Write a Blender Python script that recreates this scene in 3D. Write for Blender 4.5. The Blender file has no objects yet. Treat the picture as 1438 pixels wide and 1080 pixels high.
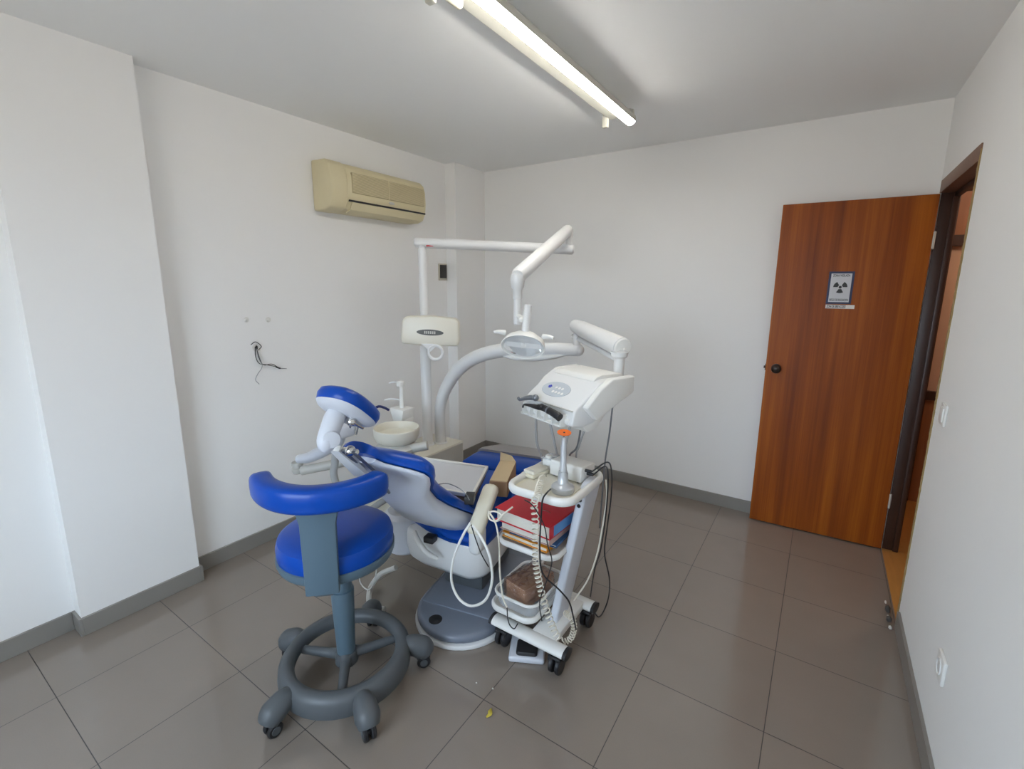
import bpy, bmesh, math, random
from mathutils import Vector, Matrix, noise as mnoise
random.seed(7)
sc = bpy.context.scene
COL = sc.collection
V = Vector
R = math.radians
PI = math.pi

# ------------------------------------------------------------------ camera
F_PX, CX, CY, H_CAM = 655.51, 719.0, 525.12, 1.5478
CR = V((0.83191233, 0.55487404, 0.00605582))
CU = V((-0.1083247, 0.15168661, 0.9824749))
CF = V((-0.54423123, 0.81798898, -0.18629653))
cam = bpy.data.cameras.new('camera'); cam_o = bpy.data.objects.new('camera', cam); COL.objects.link(cam_o)
cam.sensor_fit = 'HORIZONTAL'; cam.sensor_width = 36.0; cam.lens = 36.0 * F_PX / 1438
cam.shift_y = -(540 - CY) / 1438; cam.clip_start = .02
m = Matrix.Identity(4)
for i in range(3):
    m[i][0] = CR[i]; m[i][1] = CU[i]; m[i][2] = -CF[i]
m.translation = V((0, 0, H_CAM)); cam_o.matrix_world = m
sc.camera = cam_o

def P(px, py, ax, v):
    """world point seen at photo pixel (px,py) on the plane axis=v (used for measuring positions)"""
    d = CR * ((px - CX) / F_PX) - CU * ((py - CY) / F_PX) + CF
    k = 'xyz'.index(ax); o = V((0, 0, H_CAM))
    return o + d * ((v - o[k]) / d[k])

# ------------------------------------------------------------------ materials
def srgb(r, g, b):
    f = lambda c: (c / 255 / 12.92) if c / 255 <= .04045 else ((c / 255 + .055) / 1.055) ** 2.4
    return (f(r), f(g), f(b), 1)
def mat(name, col, rough=.5, metal=0, var=.04, scale=18, bump=0, bscale=200, bdist=.004, spec=.5, trans=0, alpha=1, coat=0, stretch=(1, 1, 1)):
    m = bpy.data.materials.new(name); m.use_nodes = True
    nt = m.node_tree; b = nt.nodes['Principled BSDF']
    b.inputs['Roughness'].default_value = rough; b.inputs['Metallic'].default_value = metal
    b.inputs['Specular IOR Level'].default_value = spec
    b.inputs['Transmission Weight'].default_value = trans; b.inputs['Alpha'].default_value = alpha
    b.inputs['Coat Weight'].default_value = coat
    tc = nt.nodes.new('ShaderNodeTexCoord'); mp = nt.nodes.new('ShaderNodeMapping'); mp.inputs['Scale'].default_value = stretch
    nt.links.new(tc.outputs['Object'], mp.inputs['Vector'])
    n = nt.nodes.new('ShaderNodeTexNoise'); n.inputs['Scale'].default_value = scale; n.inputs['Detail'].default_value = 4
    nt.links.new(mp.outputs[0], n.inputs['Vector'])
    mx = nt.nodes.new('ShaderNodeMix'); mx.data_type = 'RGBA'
    c = col
    mx.inputs['A'].default_value = (c[0] * (1 - var), c[1] * (1 - var), c[2] * (1 - var), 1)
    mx.inputs['B'].default_value = (min(1, c[0] * (1 + var)), min(1, c[1] * (1 + var)), min(1, c[2] * (1 + var)), 1)
    nt.links.new(n.outputs['Fac'], mx.inputs['Factor']); nt.links.new(mx.outputs['Result'], b.inputs['Base Color'])
    if bump:
        n2 = nt.nodes.new('ShaderNodeTexNoise'); n2.inputs['Scale'].default_value = bscale; n2.inputs['Detail'].default_value = 3
        nt.links.new(mp.outputs[0], n2.inputs['Vector'])
        bp = nt.nodes.new('ShaderNodeBump'); bp.inputs['Strength'].default_value = bump; bp.inputs['Distance'].default_value = bdist
        nt.links.new(n2.outputs['Fac'], bp.inputs['Height']); nt.links.new(bp.outputs[0], b.inputs['Normal'])
    return m
M = {}
M['wall'] = mat('wall_paint', (.86, .855, .84, 1), .75, var=.012, scale=1.6, bump=.05, bscale=60, spec=.25)
M['ceiling'] = mat('ceiling_paint', (.88, .89, .885, 1), .85, var=.01, scale=1.2, spec=.2)
M['skirting'] = mat('skirting_tile', (.25, .235, .215, 1), .3, var=.06, scale=6)
M['blue'] = mat('blue_vinyl', (.0006, .056, .36, 1), .28, spec=.32, var=.05, scale=30, bump=.03, bscale=400)
M['navy'] = mat('navy_vinyl', (.002, .02, .15, 1), .35, var=.05, scale=30)
M['stoolgrey'] = mat('blue_grey_plastic', (.085, .135, .175, 1), .42, var=.04)
M['stooldark'] = mat('grey_base_plastic', (.08, .09, .098, 1), .45, var=.05)
M['black'] = mat('black_plastic', (.012, .012, .014, 1), .45, var=.1)
M['rubber'] = mat('black_rubber', (.02, .02, .022, 1), .6, var=.1)
M['white'] = mat('white_enamel', (.74, .745, .74, 1), .28, var=.015, scale=5)
M['white2'] = mat('white_plastic', (.78, .78, .75, 1), .35, var=.015, scale=6)
M['bluelit'] = mat('bluish_lit_white_enamel', (.60, .625, .685, 1), .35, var=.02, scale=5)  # white enamel; the bluish light on the backrest shell is put into its colour
M['plate'] = mat('grey_blue_enamel', (.165, .19, .24, 1), .3, var=.03, scale=6)
M['cream'] = mat('cream_plastic', (.72, .68, .55, 1), .4, var=.03, scale=8)
M['acplastic'] = mat('yellowed_plastic', (.70, .62, .40, 1), .5, var=.06, scale=5)
M['acgrille'] = mat('yellowed_grille', (.50, .43, .26, 1), .55, var=.05, scale=5)
M['chrome'] = mat('chrome', (.75, .75, .74, 1), .15, metal=1, var=.03)
M['steel'] = mat('dark_steel', (.26, .28, .31, 1), .3, metal=.8, var=.05)
M['silver'] = mat('silver_plastic', (.56, .58, .60, 1), .3, metal=.35, var=.03)
M['orange'] = mat('orange_acrylic', (.85, .16, .015, 1), .2, var=.05)
M['red'] = mat('red_card', (.60, .018, .035, 1), .45, var=.07, scale=12)
M['folderorange'] = mat('orange_card', (.80, .32, .02, 1), .55, var=.05)
M['folderblue'] = mat('blue_card', (.03, .11, .26, 1), .5, var=.06)
M['labelblue'] = mat('blue_label', (.10, .30, .62, 1), .5, var=.1, scale=60)
M['paper'] = mat('paper_edges', (.66, .63, .55, 1), .8, var=.16, scale=60, stretch=(1, 1, 14))
M['pinkcard'] = mat('pink_card', (.58, .40, .36, 1), .7, var=.05)
M['carton'] = mat('brown_carton', (.33, .21, .12, 1), .8, var=.06, scale=10)
M['flap'] = mat('carton_inside', (.56, .44, .27, 1), .8, var=.06, scale=10)
M['bagcarton'] = mat('parcel_carton', (.42, .24, .15, 1), .75, var=.08, scale=10)
M['footcover'] = mat('grey_foot_cover', (.27, .255, .25, 1), .35, var=.06, scale=9)
M['bezel'] = mat('grey_display', (.05, .055, .05, 1), .3, var=.1)
M['hose'] = mat('grey_hose', (.36, .37, .37, 1), .45, var=.04)
M['cablewhite'] = mat('white_cable', (.72, .72, .68, 1), .4, var=.02)
M['ivory'] = mat('ivory_enamel', (.70, .67, .57, 1), .3, var=.02, scale=6)
M['creamwire'] = mat('ivory_coil', (.74, .70, .60, 1), .4, var=.02)
M['signwhite'] = mat('sign_paper', (.62, .64, .68, 1), .5, var=.02)
M['signdark'] = mat('sign_ink', (.025, .03, .035, 1), .5, var=.05)
M['signblue'] = mat('sign_border', (.02, .03, .09, 1), .4, var=.05)
M['strip'] = mat('sign_strip', (.80, .77, .74, 1), .5, var=.03)
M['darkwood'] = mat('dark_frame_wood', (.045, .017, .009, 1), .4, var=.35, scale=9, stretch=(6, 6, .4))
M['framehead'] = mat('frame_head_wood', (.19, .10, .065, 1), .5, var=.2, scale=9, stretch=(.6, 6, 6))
M['frameedge'] = mat('raw_frame_edge', (.30, .20, .08, 1), .6, var=.3, scale=20)
M['hallwood'] = mat('hall_wood', (.30, .12, .045, 1), .45, var=.25, scale=9, stretch=(6, 6, .4))
M['hallpaint'] = mat('hall_paint', (.62, .42, .30, 1), .8, var=.03)
M['threshold'] = mat('threshold_wood', (.42, .20, .05, 1), .5, var=.2, scale=9, stretch=(6, .5, 6))
M['knob'] = mat('dark_bronze', (.035, .025, .02, 1), .3, metal=.7, var=.1)
M['plaster'] = mat('raw_plaster', (.75, .74, .70, 1), .9, var=.1)
M['debris'] = mat('broken_tile', (.07, .065, .06, 1), .8, var=.4, scale=40)
M['leaf'] = mat('dry_yellow_leaf', (.50, .40, .05, 1), .6, var=.2)
M['clearplastic'] = mat('clear_plastic', (.80, .84, .88, 1), .12, var=.01, alpha=.32)
def film():
    m = bpy.data.materials.new('bag_film'); m.use_nodes = True; nt = m.node_tree; nt.nodes.remove(nt.nodes['Principled BSDF'])
    tr = nt.nodes.new('ShaderNodeBsdfTransparent'); tr.inputs[0].default_value = (.93, .90, .88, 1)
    gl = nt.nodes.new('ShaderNodeBsdfAnisotropic'); gl.inputs['Roughness'].default_value = .12; gl.inputs['Color'].default_value = (1, 1, 1, 1)
    tc = nt.nodes.new('ShaderNodeTexCoord'); n = nt.nodes.new('ShaderNodeTexVoronoi'); n.feature = 'DISTANCE_TO_EDGE'; n.inputs['Scale'].default_value = 26
    bp = nt.nodes.new('ShaderNodeBump'); bp.inputs['Strength'].default_value = .9; bp.inputs['Distance'].default_value = .006
    nt.links.new(tc.outputs['Object'], n.inputs['Vector']); nt.links.new(n.outputs['Distance'], bp.inputs['Height']); nt.links.new(bp.outputs[0], gl.inputs['Normal'])
    lw = nt.nodes.new('ShaderNodeLayerWeight'); lw.inputs['Blend'].default_value = .25; nt.links.new(bp.outputs[0], lw.inputs['Normal'])
    ad = nt.nodes.new('ShaderNodeMath'); ad.operation = 'MULTIPLY_ADD'; ad.inputs[1].default_value = .6; ad.inputs[2].default_value = .10; nt.links.new(lw.outputs['Fresnel'], ad.inputs[0])
    mx = nt.nodes.new('ShaderNodeMixShader'); nt.links.new(ad.outputs[0], mx.inputs[0]); nt.links.new(tr.outputs[0], mx.inputs[1]); nt.links.new(gl.outputs[0], mx.inputs[2])
    nt.links.new(mx.outputs[0], nt.nodes['Material Output'].inputs[0]); return m
M['bagplastic'] = film()
M['glass'] = mat('lamp_glass', (.92, .95, .95, 1), .08, var=.005, alpha=.12, spec=.8)
M['mirror'] = mat('reflector', (.92, .93, .94, 1), .06, metal=1, var=.005)
M['fixture'] = mat('fixture_enamel', (.60, .59, .52, 1), .4, var=.03, scale=4)
M['greyblock'] = mat('warm_grey_plastic', (.50, .49, .45, 1), .4, var=.03)
M['pilotblue'] = mat('blue_emblem', (.04, .06, .45, 1), .4, var=.05)
M['panelgrey'] = mat('panel_grey', (.52, .56, .60, 1), .25, var=.03)
M['flange'] = mat('beige_wall_plate', (.50, .46, .38, 1), .5, var=.04)
M['darkplate'] = mat('dark_wall_plate', (.03, .026, .022, 1), .45, var=.1)

def emis(name, col, s):
    m = bpy.data.materials.new(name); m.use_nodes = True
    b = m.node_tree.nodes['Principled BSDF']; b.inputs['Base Color'].default_value = (.8, .8, .8, 1)
    b.inputs['Emission Color'].default_value = col; b.inputs['Emission Strength'].default_value = s
    return m
M['tube'] = emis('lit_tube', (1, .96, .90, 1), 18.5)

def wood_door():
    m = bpy.data.materials.new('door_veneer'); m.use_nodes = True; nt = m.node_tree; b = nt.nodes['Principled BSDF']
    tc = nt.nodes.new('ShaderNodeTexCoord')
    def nz(scale, st, det):
        mp = nt.nodes.new('ShaderNodeMapping'); mp.inputs['Scale'].default_value = st
        nt.links.new(tc.outputs['Object'], mp.inputs['Vector'])
        n = nt.nodes.new('ShaderNodeTexNoise'); n.inputs['Scale'].default_value = scale; n.inputs['Detail'].default_value = det
        nt.links.new(mp.outputs[0], n.inputs['Vector']); return n
    a = nz(16, (1, 1, .035), 6); c = nz(2.2, (1.6, 1, .25), 3); d = nz(150, (1, 1, .012), 3)
    ad = nt.nodes.new('ShaderNodeMath'); ad.operation = 'MULTIPLY_ADD'; ad.inputs[1].default_value = .55
    nt.links.new(a.outputs['Fac'], ad.inputs[0])
    m2 = nt.nodes.new('ShaderNodeMath'); m2.operation = 'MULTIPLY_ADD'; m2.inputs[1].default_value = .35
    nt.links.new(c.outputs['Fac'], m2.inputs[0])
    m3 = nt.nodes.new('ShaderNodeMath'); m3.operation = 'MULTIPLY'; m3.inputs[1].default_value = .16
    nt.links.new(d.outputs['Fac'], m3.inputs[0]); nt.links.new(m3.outputs[0], m2.inputs[2]); nt.links.new(m2.outputs[0], ad.inputs[2])
    cr = nt.nodes.new('ShaderNodeValToRGB'); e = cr.color_ramp.elements
    e[0].position = .36; e[0].color = srgb(108, 46, 7); e[1].position = .68; e[1].color = srgb(176, 98, 18)
    x = e.new(.52); x.color = srgb(142, 70, 10)
    nt.links.new(ad.outputs[0], cr.inputs[0]); nt.links.new(cr.outputs[0], b.inputs['Base Color'])
    b.inputs['Roughness'].default_value = .42; b.inputs['Specular IOR Level'].default_value = .3
    return m
M['door'] = wood_door()

TILE, TX, TY = .45, -.4706, 1.204
def floor_mat():
    m = bpy.data.materials.new('floor_tiles'); m.use_nodes = True; nt = m.node_tree; b = nt.nodes['Principled BSDF']
    tc = nt.nodes.new('ShaderNodeTexCoord'); sp = nt.nodes.new('ShaderNodeSeparateXYZ'); nt.links.new(tc.outputs['Object'], sp.inputs[0])
    def mth(op, a, bv=None, c=None):
        n = nt.nodes.new('ShaderNodeMath'); n.operation = op
        for k, q in enumerate((a, bv, c)):
            if q is None: continue
            if isinstance(q, (int, float)): n.inputs[k].default_value = q
            else: nt.links.new(q, n.inputs[k])
        return n.outputs[0]
    def axis(o, off):
        u = mth('DIVIDE', mth('SUBTRACT', o, off), TILE)
        fr = mth('FRACT', u); d = mth('MINIMUM', fr, mth('SUBTRACT', 1.0, fr))
        return d, mth('FLOOR', u)
    dx, ix = axis(sp.outputs['X'], TX); dy, iy = axis(sp.outputs['Y'], TY)
    d = mth('MINIMUM', dx, dy)
    g = mth('LESS_THAN', d, .0031)
    cb = nt.nodes.new('ShaderNodeCombineXYZ'); nt.links.new(ix, cb.inputs[0]); nt.links.new(iy, cb.inputs[1])
    wn = nt.nodes.new('ShaderNodeTexWhiteNoise'); wn.noise_dimensions = '2D'; nt.links.new(cb.outputs[0], wn.inputs['Vector'])
    n = nt.nodes.new('ShaderNodeTexNoise'); n.inputs['Scale'].default_value = 5; n.inputs['Detail'].default_value = 6
    nt.links.new(tc.outputs['Object'], n.inputs['Vector'])
    n3 = nt.nodes.new('ShaderNodeTexNoise'); n3.inputs['Scale'].default_value = 260; n3.inputs['Detail'].default_value = 2
    nt.links.new(tc.outputs['Object'], n3.inputs['Vector'])
    s = mth('ADD', mth('MULTIPLY', wn.outputs['Value'], .04), mth('ADD', mth('MULTIPLY', n.outputs['Fac'], .12), mth('MULTIPLY_ADD', n3.outputs['Fac'], .08, .88)))
    vm = nt.nodes.new('ShaderNodeVectorMath'); vm.operation = 'SCALE'; vm.inputs[0].default_value = FLOORC
    nt.links.new(s, vm.inputs['Scale'])
    mx = nt.nodes.new('ShaderNodeMix'); mx.data_type = 'RGBA'
    nt.links.new(g, mx.inputs['Factor']); nt.links.new(vm.outputs[0], mx.inputs['A']); mx.inputs['B'].default_value = (.035, .03, .026, 1)
    nt.links.new(mx.outputs['Result'], b.inputs['Base Color'])
    nt.links.new(mth('MULTIPLY_ADD', g, .5, .13), b.inputs['Roughness']); b.inputs['Specular IOR Level'].default_value = .75
    bp = nt.nodes.new('ShaderNodeBump'); bp.inputs['Strength'].default_value = .6; bp.inputs['Distance'].default_value = .002; bp.invert = True
    nt.links.new(g, bp.inputs['Height']); nt.links.new(bp.outputs[0], b.inputs['Normal'])
    return m
FLOORC = (.238, .202, .17)
M['floor'] = floor_mat()

# ------------------------------------------------------------------ mesh builder
class MB:
    def __init__(s): s.bm = bmesh.new()
    def merge(s, b2, mx=None):
        me = bpy.data.meshes.new('t'); b2.to_mesh(me); b2.free()
        if mx is not None: me.transform(mx)
        s.bm.from_mesh(me); bpy.data.meshes.remove(me); return s
    def box(s, lo, hi, bev=0, seg=2, mx=None):
        b = bmesh.new(); bmesh.ops.create_cube(b, size=1)
        lo = V(lo); hi = V(hi)
        for v in b.verts: v.co = V(((v.co[i] + .5) * (hi[i] - lo[i]) + lo[i]) for i in range(3))
        if bev: bmesh.ops.bevel(b, geom=b.edges[:], offset=bev, segments=seg, affect='EDGES', profile=.5, clamp_overlap=True)
        return s.merge(b, mx)
    def lathe(s, prof, origin=(0, 0, 0), axis=(0, 0, 1), n=40, sx=1, sy=1):
        b = bmesh.new(); rings = []
        q = V((0, 0, 1)).rotation_difference(V(axis).normalized()); o = V(origin)
        for r, z in prof:
            if r < 1e-6: rings.append([b.verts.new(o + q @ V((0, 0, z)))])
            else: rings.append([b.verts.new(o + q @ V((r * sx * math.cos(2 * PI * k / n), r * sy * math.sin(2 * PI * k / n), z))) for k in range(n)])
        for A, B in zip(rings, rings[1:]):
            for k in range(n):
                k2 = (k + 1) % n
                if len(A) == 1 and len(B) == 1: continue
                if len(A) == 1: b.faces.new((A[0], B[k], B[k2]))
                elif len(B) == 1: b.faces.new((A[k], A[k2], B[0]))
                else: b.faces.new((A[k], A[k2], B[k2], B[k]))
        if len(rings[0]) > 1: b.faces.new(rings[0])
        if len(rings[-1]) > 1: b.faces.new(rings[-1])
        bmesh.ops.recalc_face_normals(b, faces=b.faces[:])
        return s.merge(b)
    def cyl(s, a, c, r, r2=None, n=28, bev=None):
        a = V(a); c = V(c); L = (c - a).length; r2 = r if r2 is None else r2
        e = min(.004, r * .25, r2 * .25, L * .25) if bev is None else bev
        return s.lathe([(0, 0), (r - e, 0), (r, e), (r2, L - e), (r2 - e, L), (0, L)] if e > 0 else [(0, 0), (r, 0), (r2, L), (0, L)], a, c - a, n)
    def ball(s, c, r, sz=1, n=24):
        return s.lathe([(r * math.sin(PI * k / 12), -r * sz * math.cos(PI * k / 12)) for k in range(13)], c, n=n)
    def tube(s, pts, r, n=10, smooth=6, closed=False, cap=True, flat=None):
        pts = [V(p) for p in pts]; rs = r if isinstance(r, (list, tuple)) else [r] * len(pts)
        if smooth > 1 and len(pts) > 2:
            o = []; orr = []; N = len(pts)
            rng = N if closed else N - 1
            for i in range(rng):
                if closed: p0, p1, p2, p3 = pts[i - 1], pts[i], pts[(i + 1) % N], pts[(i + 2) % N]
                else:
                    p1, p2 = pts[i], pts[i + 1]; p0 = pts[i - 1] if i else p1 * 2 - p2; p3 = pts[i + 2] if i + 2 < N else p2 * 2 - p1
                for k in range(smooth):
                    t = k / smooth
                    o.append(.5 * ((2 * p1) + (p2 - p0) * t + (2 * p0 - 5 * p1 + 4 * p2 - p3) * t * t + (3 * p1 - p0 - 3 * p2 + p3) * t ** 3))
                    orr.append(rs[i] * (1 - t) + rs[(i + 1) % N] * t)
            if not closed: o.append(pts[-1]); orr.append(rs[-1])
            pts, rs = o, orr
        N = len(pts); b = bmesh.new(); rings = []
        T = []
        for i in range(N):
            a = pts[i - 1] if (i or closed) else pts[i]; c = pts[(i + 1) % N] if (i < N - 1 or closed) else pts[i]
            T.append((c - a).normalized())
        up = V((0, 0, 1)) if abs(T[0].z) < .9 else V((1, 0, 0))
        nrm = (up - T[0] * up.dot(T[0])).normalized()
        for i in range(N):
            nrm = (nrm - T[i] * nrm.dot(T[i])).normalized(); bn = T[i].cross(nrm)
            fx, fy = flat or (1, 1)
            rings.append([b.verts.new(pts[i] + (nrm * math.cos(2 * PI * k / n) * fx + bn * math.sin(2 * PI * k / n) * fy) * rs[i]) for k in range(n)])
        for i in range(N if closed else N - 1):
            A, B = rings[i], rings[(i + 1) % N]
            for k in range(n): b.faces.new((A[k], A[(k + 1) % n], B[(k + 1) % n], B[k]))
        if not closed and cap: b.faces.new(rings[0]); b.faces.new(rings[-1])
        bmesh.ops.recalc_face_normals(b, faces=b.faces[:])
        return s.merge(b)
    def prism(s, poly, depth, mx=None, bev=0, seg=2):
        """poly in (x,y), extruded z 0..depth"""
        b = bmesh.new()
        A = [b.verts.new((x, y, 0)) for x, y in poly]; B = [b.verts.new((x, y, depth)) for x, y in poly]
        n = len(poly); b.faces.new(A[::-1]); b.faces.new(B)
        for k in range(n): b.faces.new((A[k], A[(k + 1) % n], B[(k + 1) % n], B[k]))
        bmesh.ops.recalc_face_normals(b, faces=b.faces[:])
        if bev:
            es = [e for e in b.edges if len(e.link_faces) == 2 and e.calc_face_angle() > .5]
            bmesh.ops.bevel(b, geom=es, offset=bev, segments=seg, affect='EDGES', profile=.5, clamp_overlap=True)
        return s.merge(b, mx)
    def loft(s, rings, cap=True, closed_u=True):
        b = bmesh.new(); rr = [[b.verts.new(V(p)) for p in r] for r in rings]; n = len(rr[0])
        for A, B in zip(rr, rr[1:]):
            for k in range(n if closed_u else n - 1): b.faces.new((A[k], A[(k + 1) % n], B[(k + 1) % n], B[k]))
        if cap: b.faces.new(rr[0][::-1]); b.faces.new(rr[-1])
        bmesh.ops.recalc_face_normals(b, faces=b.faces[:])
        return s.merge(b)
    def xf(s, mx): s.bm.transform(mx); return s

MW = {}     # world matrix of every root
def thing(name, label, cat, loc=(0, 0, 0), rz=0, group=None):
    o = bpy.data.objects.new(name, None); COL.objects.link(o); o.empty_display_size = .05
    o.location = loc; o.rotation_euler = (0, 0, rz); o['label'] = label; o['category'] = cat
    if group: o['group'] = group
    MW[o.name] = Matrix.Translation(V(loc)) @ Matrix.Rotation(rz, 4, 'Z'); return o
def finish(name, mb, material, ang=38):
    me = bpy.data.meshes.new(name); mb.bm.to_mesh(me); mb.bm.free()
    me.materials.append(M[material])
    me.polygons.foreach_set('use_smooth', [True] * len(me.polygons))
    try: me.set_sharp_from_angle(angle=R(ang))
    except Exception: pass
    o = bpy.data.objects.new(name, me); COL.objects.link(o); return o
def part(name, mb, material, parent, local=False, label=None, ang=38):
    o = finish(name, mb, material, ang)
    root = parent
    while root.parent: root = root.parent
    if not local: o.data.transform(MW[root.name].inverted())
    o.parent = parent
    if label: o['label'] = label
    return o
def solo(name, mb, material, label=None, cat=None, group=None, kind=None, ang=38):
    o = finish(name, mb, material, ang)
    co = [v.co for v in o.data.vertices]
    lo = V(min(c[i] for c in co) for i in range(3)); hi = V(max(c[i] for c in co) for i in range(3))
    base = V(((lo.x + hi.x) / 2, (lo.y + hi.y) / 2, lo.z))
    if not kind:
        o.data.transform(Matrix.Translation(-base)); o.location = base
    MW[o.name] = Matrix.Translation(o.location)
    if label: o['label'] = label
    if cat: o['category'] = cat
    if group: o['group'] = group
    if kind: o['kind'] = kind
    return o
def struct(name, mb, material, label=None, cat=None):
    return solo(name, mb, material, label, cat, kind='structure')
def rrect(x0, y0, x1, y1, r, n=6):
    pts = []
    for cx, cy, a in ((x1 - r, y1 - r, 0), (x0 + r, y1 - r, 90), (x0 + r, y0 + r, 180), (x1 - r, y0 + r, 270)):
        for k in range(n + 1):
            t = R(a + 90 * k / n); pts.append((cx + r * math.cos(t), cy + r * math.sin(t)))
    return pts
def basis(o, x, y, z):
    m = Matrix.Identity(4)
    for i in range(3): m[i][0] = x[i]; m[i][1] = y[i]; m[i][2] = z[i]; m[i][3] = o[i]
    return m

# ------------------------------------------------------------------ room shell
XL, XP, YB, XR, HC, HB, YR = -2.694, -2.603, 3.437, .436, 2.509, .085, -1.25
PY0, PY1 = .47, .945          # pilaster on the left wall
CXc, CYc = -2.585, 3.045      # corner pier
DY0, DY1, DH = 2.612, 3.39, 2.10   # doorway in the right wall
HX, HY = 1.55, 4.35           # hallway beyond the doorway

mb = MB(); mb.box((XL - .15, YR - .15, -.1), (XR, YB + .15, 0)); struct('floor', mb, 'floor', 'grey glossy square tiles covering the whole floor', 'floor')
mb = MB(); mb.box((XL - .15, YR - .15, HC), (XR + .14, YB + .15, HC + .1)); struct('ceiling', mb, 'ceiling', 'flat pale grey painted ceiling', 'ceiling')
mb = MB(); mb.prism([(XL - .15, YR), (XL, YR), (XL, PY0), (XP, PY0), (XP, PY1), (XL, PY1), (XL, CYc), (CXc, CYc), (CXc, YB), (XL - .15, YB)], HC)
struct('wall_left', mb, 'wall', 'white wall on the left with a shallow pilaster', 'wall')
mb = MB(); mb.box((XL - .15, YB, 0), (XR + .075, YB + .15, HC)); struct('wall_back', mb, 'wall', 'white wall behind the dental chair', 'wall')
mb = MB(); mb.box((XR, YR, 0), (XR + .14, DY0, HC)); mb.box((XR, DY1, 0), (XR + .075, YB, HC)); mb.box((XR, DY0, DH), (XR + .14, DY1, HC))
struct('wall_right', mb, 'wall', 'white wall on the right with the doorway', 'wall')
WX0, WX1, WZ0, WZ1 = -1.75, -.15, .6, 2.2
mb = MB(); mb.box((XL - .15, YR - .15, 0), (WX0, YR, HC)); mb.box((WX1, YR - .15, 0), (XR + .14, YR, HC))
mb.box((WX0, YR - .15, 0), (WX1, YR, WZ0)); mb.box((WX0, YR - .15, WZ1), (WX1, YR, HC))
struct('wall_rear', mb, 'wall', 'white wall with the window behind the viewer', 'wall')
mb = MB()
for x in (WX0, (WX0 + WX1) / 2 - .025, WX1 - .05): mb.box((x, YR - .1, WZ0), (x + .05, YR - .05, WZ1))
for z in (WZ0, WZ1 - .05): mb.box((WX0, YR - .1, z), (WX1, YR - .05, z + .05))
struct('window_1', mb, 'white', 'white framed window behind the viewer', 'window')

def skirt(name, pts, label):
    mb = MB(); t = .012
    for (a, b, nx, ny) in pts:
        lo = (min(a[0], b[0], a[0] + nx * t, b[0] + nx * t), min(a[1], b[1], a[1] + ny * t, b[1] + ny * t), 0)
        hi = (max(a[0], b[0], a[0] + nx * t, b[0] + nx * t), max(a[1], b[1], a[1] + ny * t, b[1] + ny * t), HB)
        mb.box(lo, hi, .0015, 1)
    struct(name, mb, 'skirting', label, 'baseboard')
t = .012
skirt('baseboard_left', [((XL, YR), (XL, PY0 - t), 1, 0), ((XL, PY0), (XP + t, PY0), 0, -1), ((XP, PY0), (XP, PY1), 1, 0), ((XL, PY1), (XP + t, PY1), 0, 1),
                         ((XL, PY1 + t), (XL, CYc - t), 1, 0), ((XL, CYc), (CXc + t, CYc), 0, -1), ((CXc, CYc), (CXc, YB - t), 1, 0)], 'grey tile skirting along the left wall')
skirt('baseboard_back', [((CXc, YB), (XR, YB), 0, -1)], 'grey tile skirting along the back wall')
skirt('baseboard_right', [((XR, YR), (XR, DY0 - .035), -1, 0)], 'grey tile skirting along the right wall')

# door frame, threshold and hallway
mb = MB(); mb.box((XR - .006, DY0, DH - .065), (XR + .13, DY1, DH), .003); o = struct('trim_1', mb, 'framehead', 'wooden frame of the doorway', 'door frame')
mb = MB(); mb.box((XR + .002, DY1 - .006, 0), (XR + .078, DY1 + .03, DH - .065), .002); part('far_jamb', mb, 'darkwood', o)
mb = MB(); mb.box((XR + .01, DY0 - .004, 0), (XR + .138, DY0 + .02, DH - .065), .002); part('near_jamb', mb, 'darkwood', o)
mb = MB(); mb.box((XR - .005, DY0 - .002, .02), (XR + .012, DY0 + .009, DH - .02), .002)
for k in range(46):
    z = .05 + k * .043 + random.uniform(-.015, .015); mb.box((XR - .006, DY0 - random.uniform(.002, .006), z), (XR + .004, DY0 + .006, z + random.uniform(.01, .04)))
part('raw_edge', mb, 'frameedge', o)
mb = MB(); mb.box((XR + .055, DY0 + .02, DH - .085), (XR + .08, DY1 - .004, DH - .065), .002); mb.box((XR + .05, DY1 - .018, 0), (XR + .075, DY1 - .004, DH - .085), .002); part('door_stop', mb, 'darkwood', o)
mb = MB(); mb.box((XR + .0005, DY0, -.1), (HX, DY1, .004), .001); struct('trim_2', mb, 'threshold', 'orange brown wooden threshold in the doorway', 'threshold')
mb = MB(); mb.box((XR + .075, DY1, -.1), (HX, HY, 0)); mb.box((XR + .14, .5, -.1), (HX, DY0, 0)); struct('floor_hall', mb, 'threshold', 'wooden floor of the hallway', 'floor')
mb = MB(); mb.box((HX, .5, 0), (HX + .1, HY, 2.5)); mb.box((XR + .14, .4, 0), (HX, .5, 2.5)); mb.box((XR + .065, .5, 2.5), (HX, HY, 2.6)); mb.box((XR + .065, YB, 0), (XR + .075, HY, 2.5)); mb.box((XR + .065, DY1, 2.2), (XR + .075, YB, 2.5))
struct('wall_hall', mb, 'hallpaint', 'pinkish hallway wall beyond the doorway', 'wall')
mb = MB(); mb.box((XR + .065, HY, 0), (HX + .1, HY + .1, 2.5)); struct('wall_hall_end', mb, 'hallpaint', 'pinkish end wall of the hallway', 'wall')
hx = P(1337, 349, 'y', HY - .05).x
zt = P(1345, 345, 'y', HY - .05).z; zp = P(1304, 550, 'y', HY - .05).z
mb = MB(); mb.box((XR + .08, HY - .05, 0), (hx, HY, 2.45)); mb.box((hx, HY - .05, zt), (HX, HY, zt + .07)); mb.box((hx, HY - .05, zp - .06), (HX, HY, zp)); mb.box((hx + .42, HY - .05, 0), (hx + .5, HY, zt))
fr = struct('window_2', mb, 'darkwood', 'dark wooden hallway screen seen through the doorway', 'partition')
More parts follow.
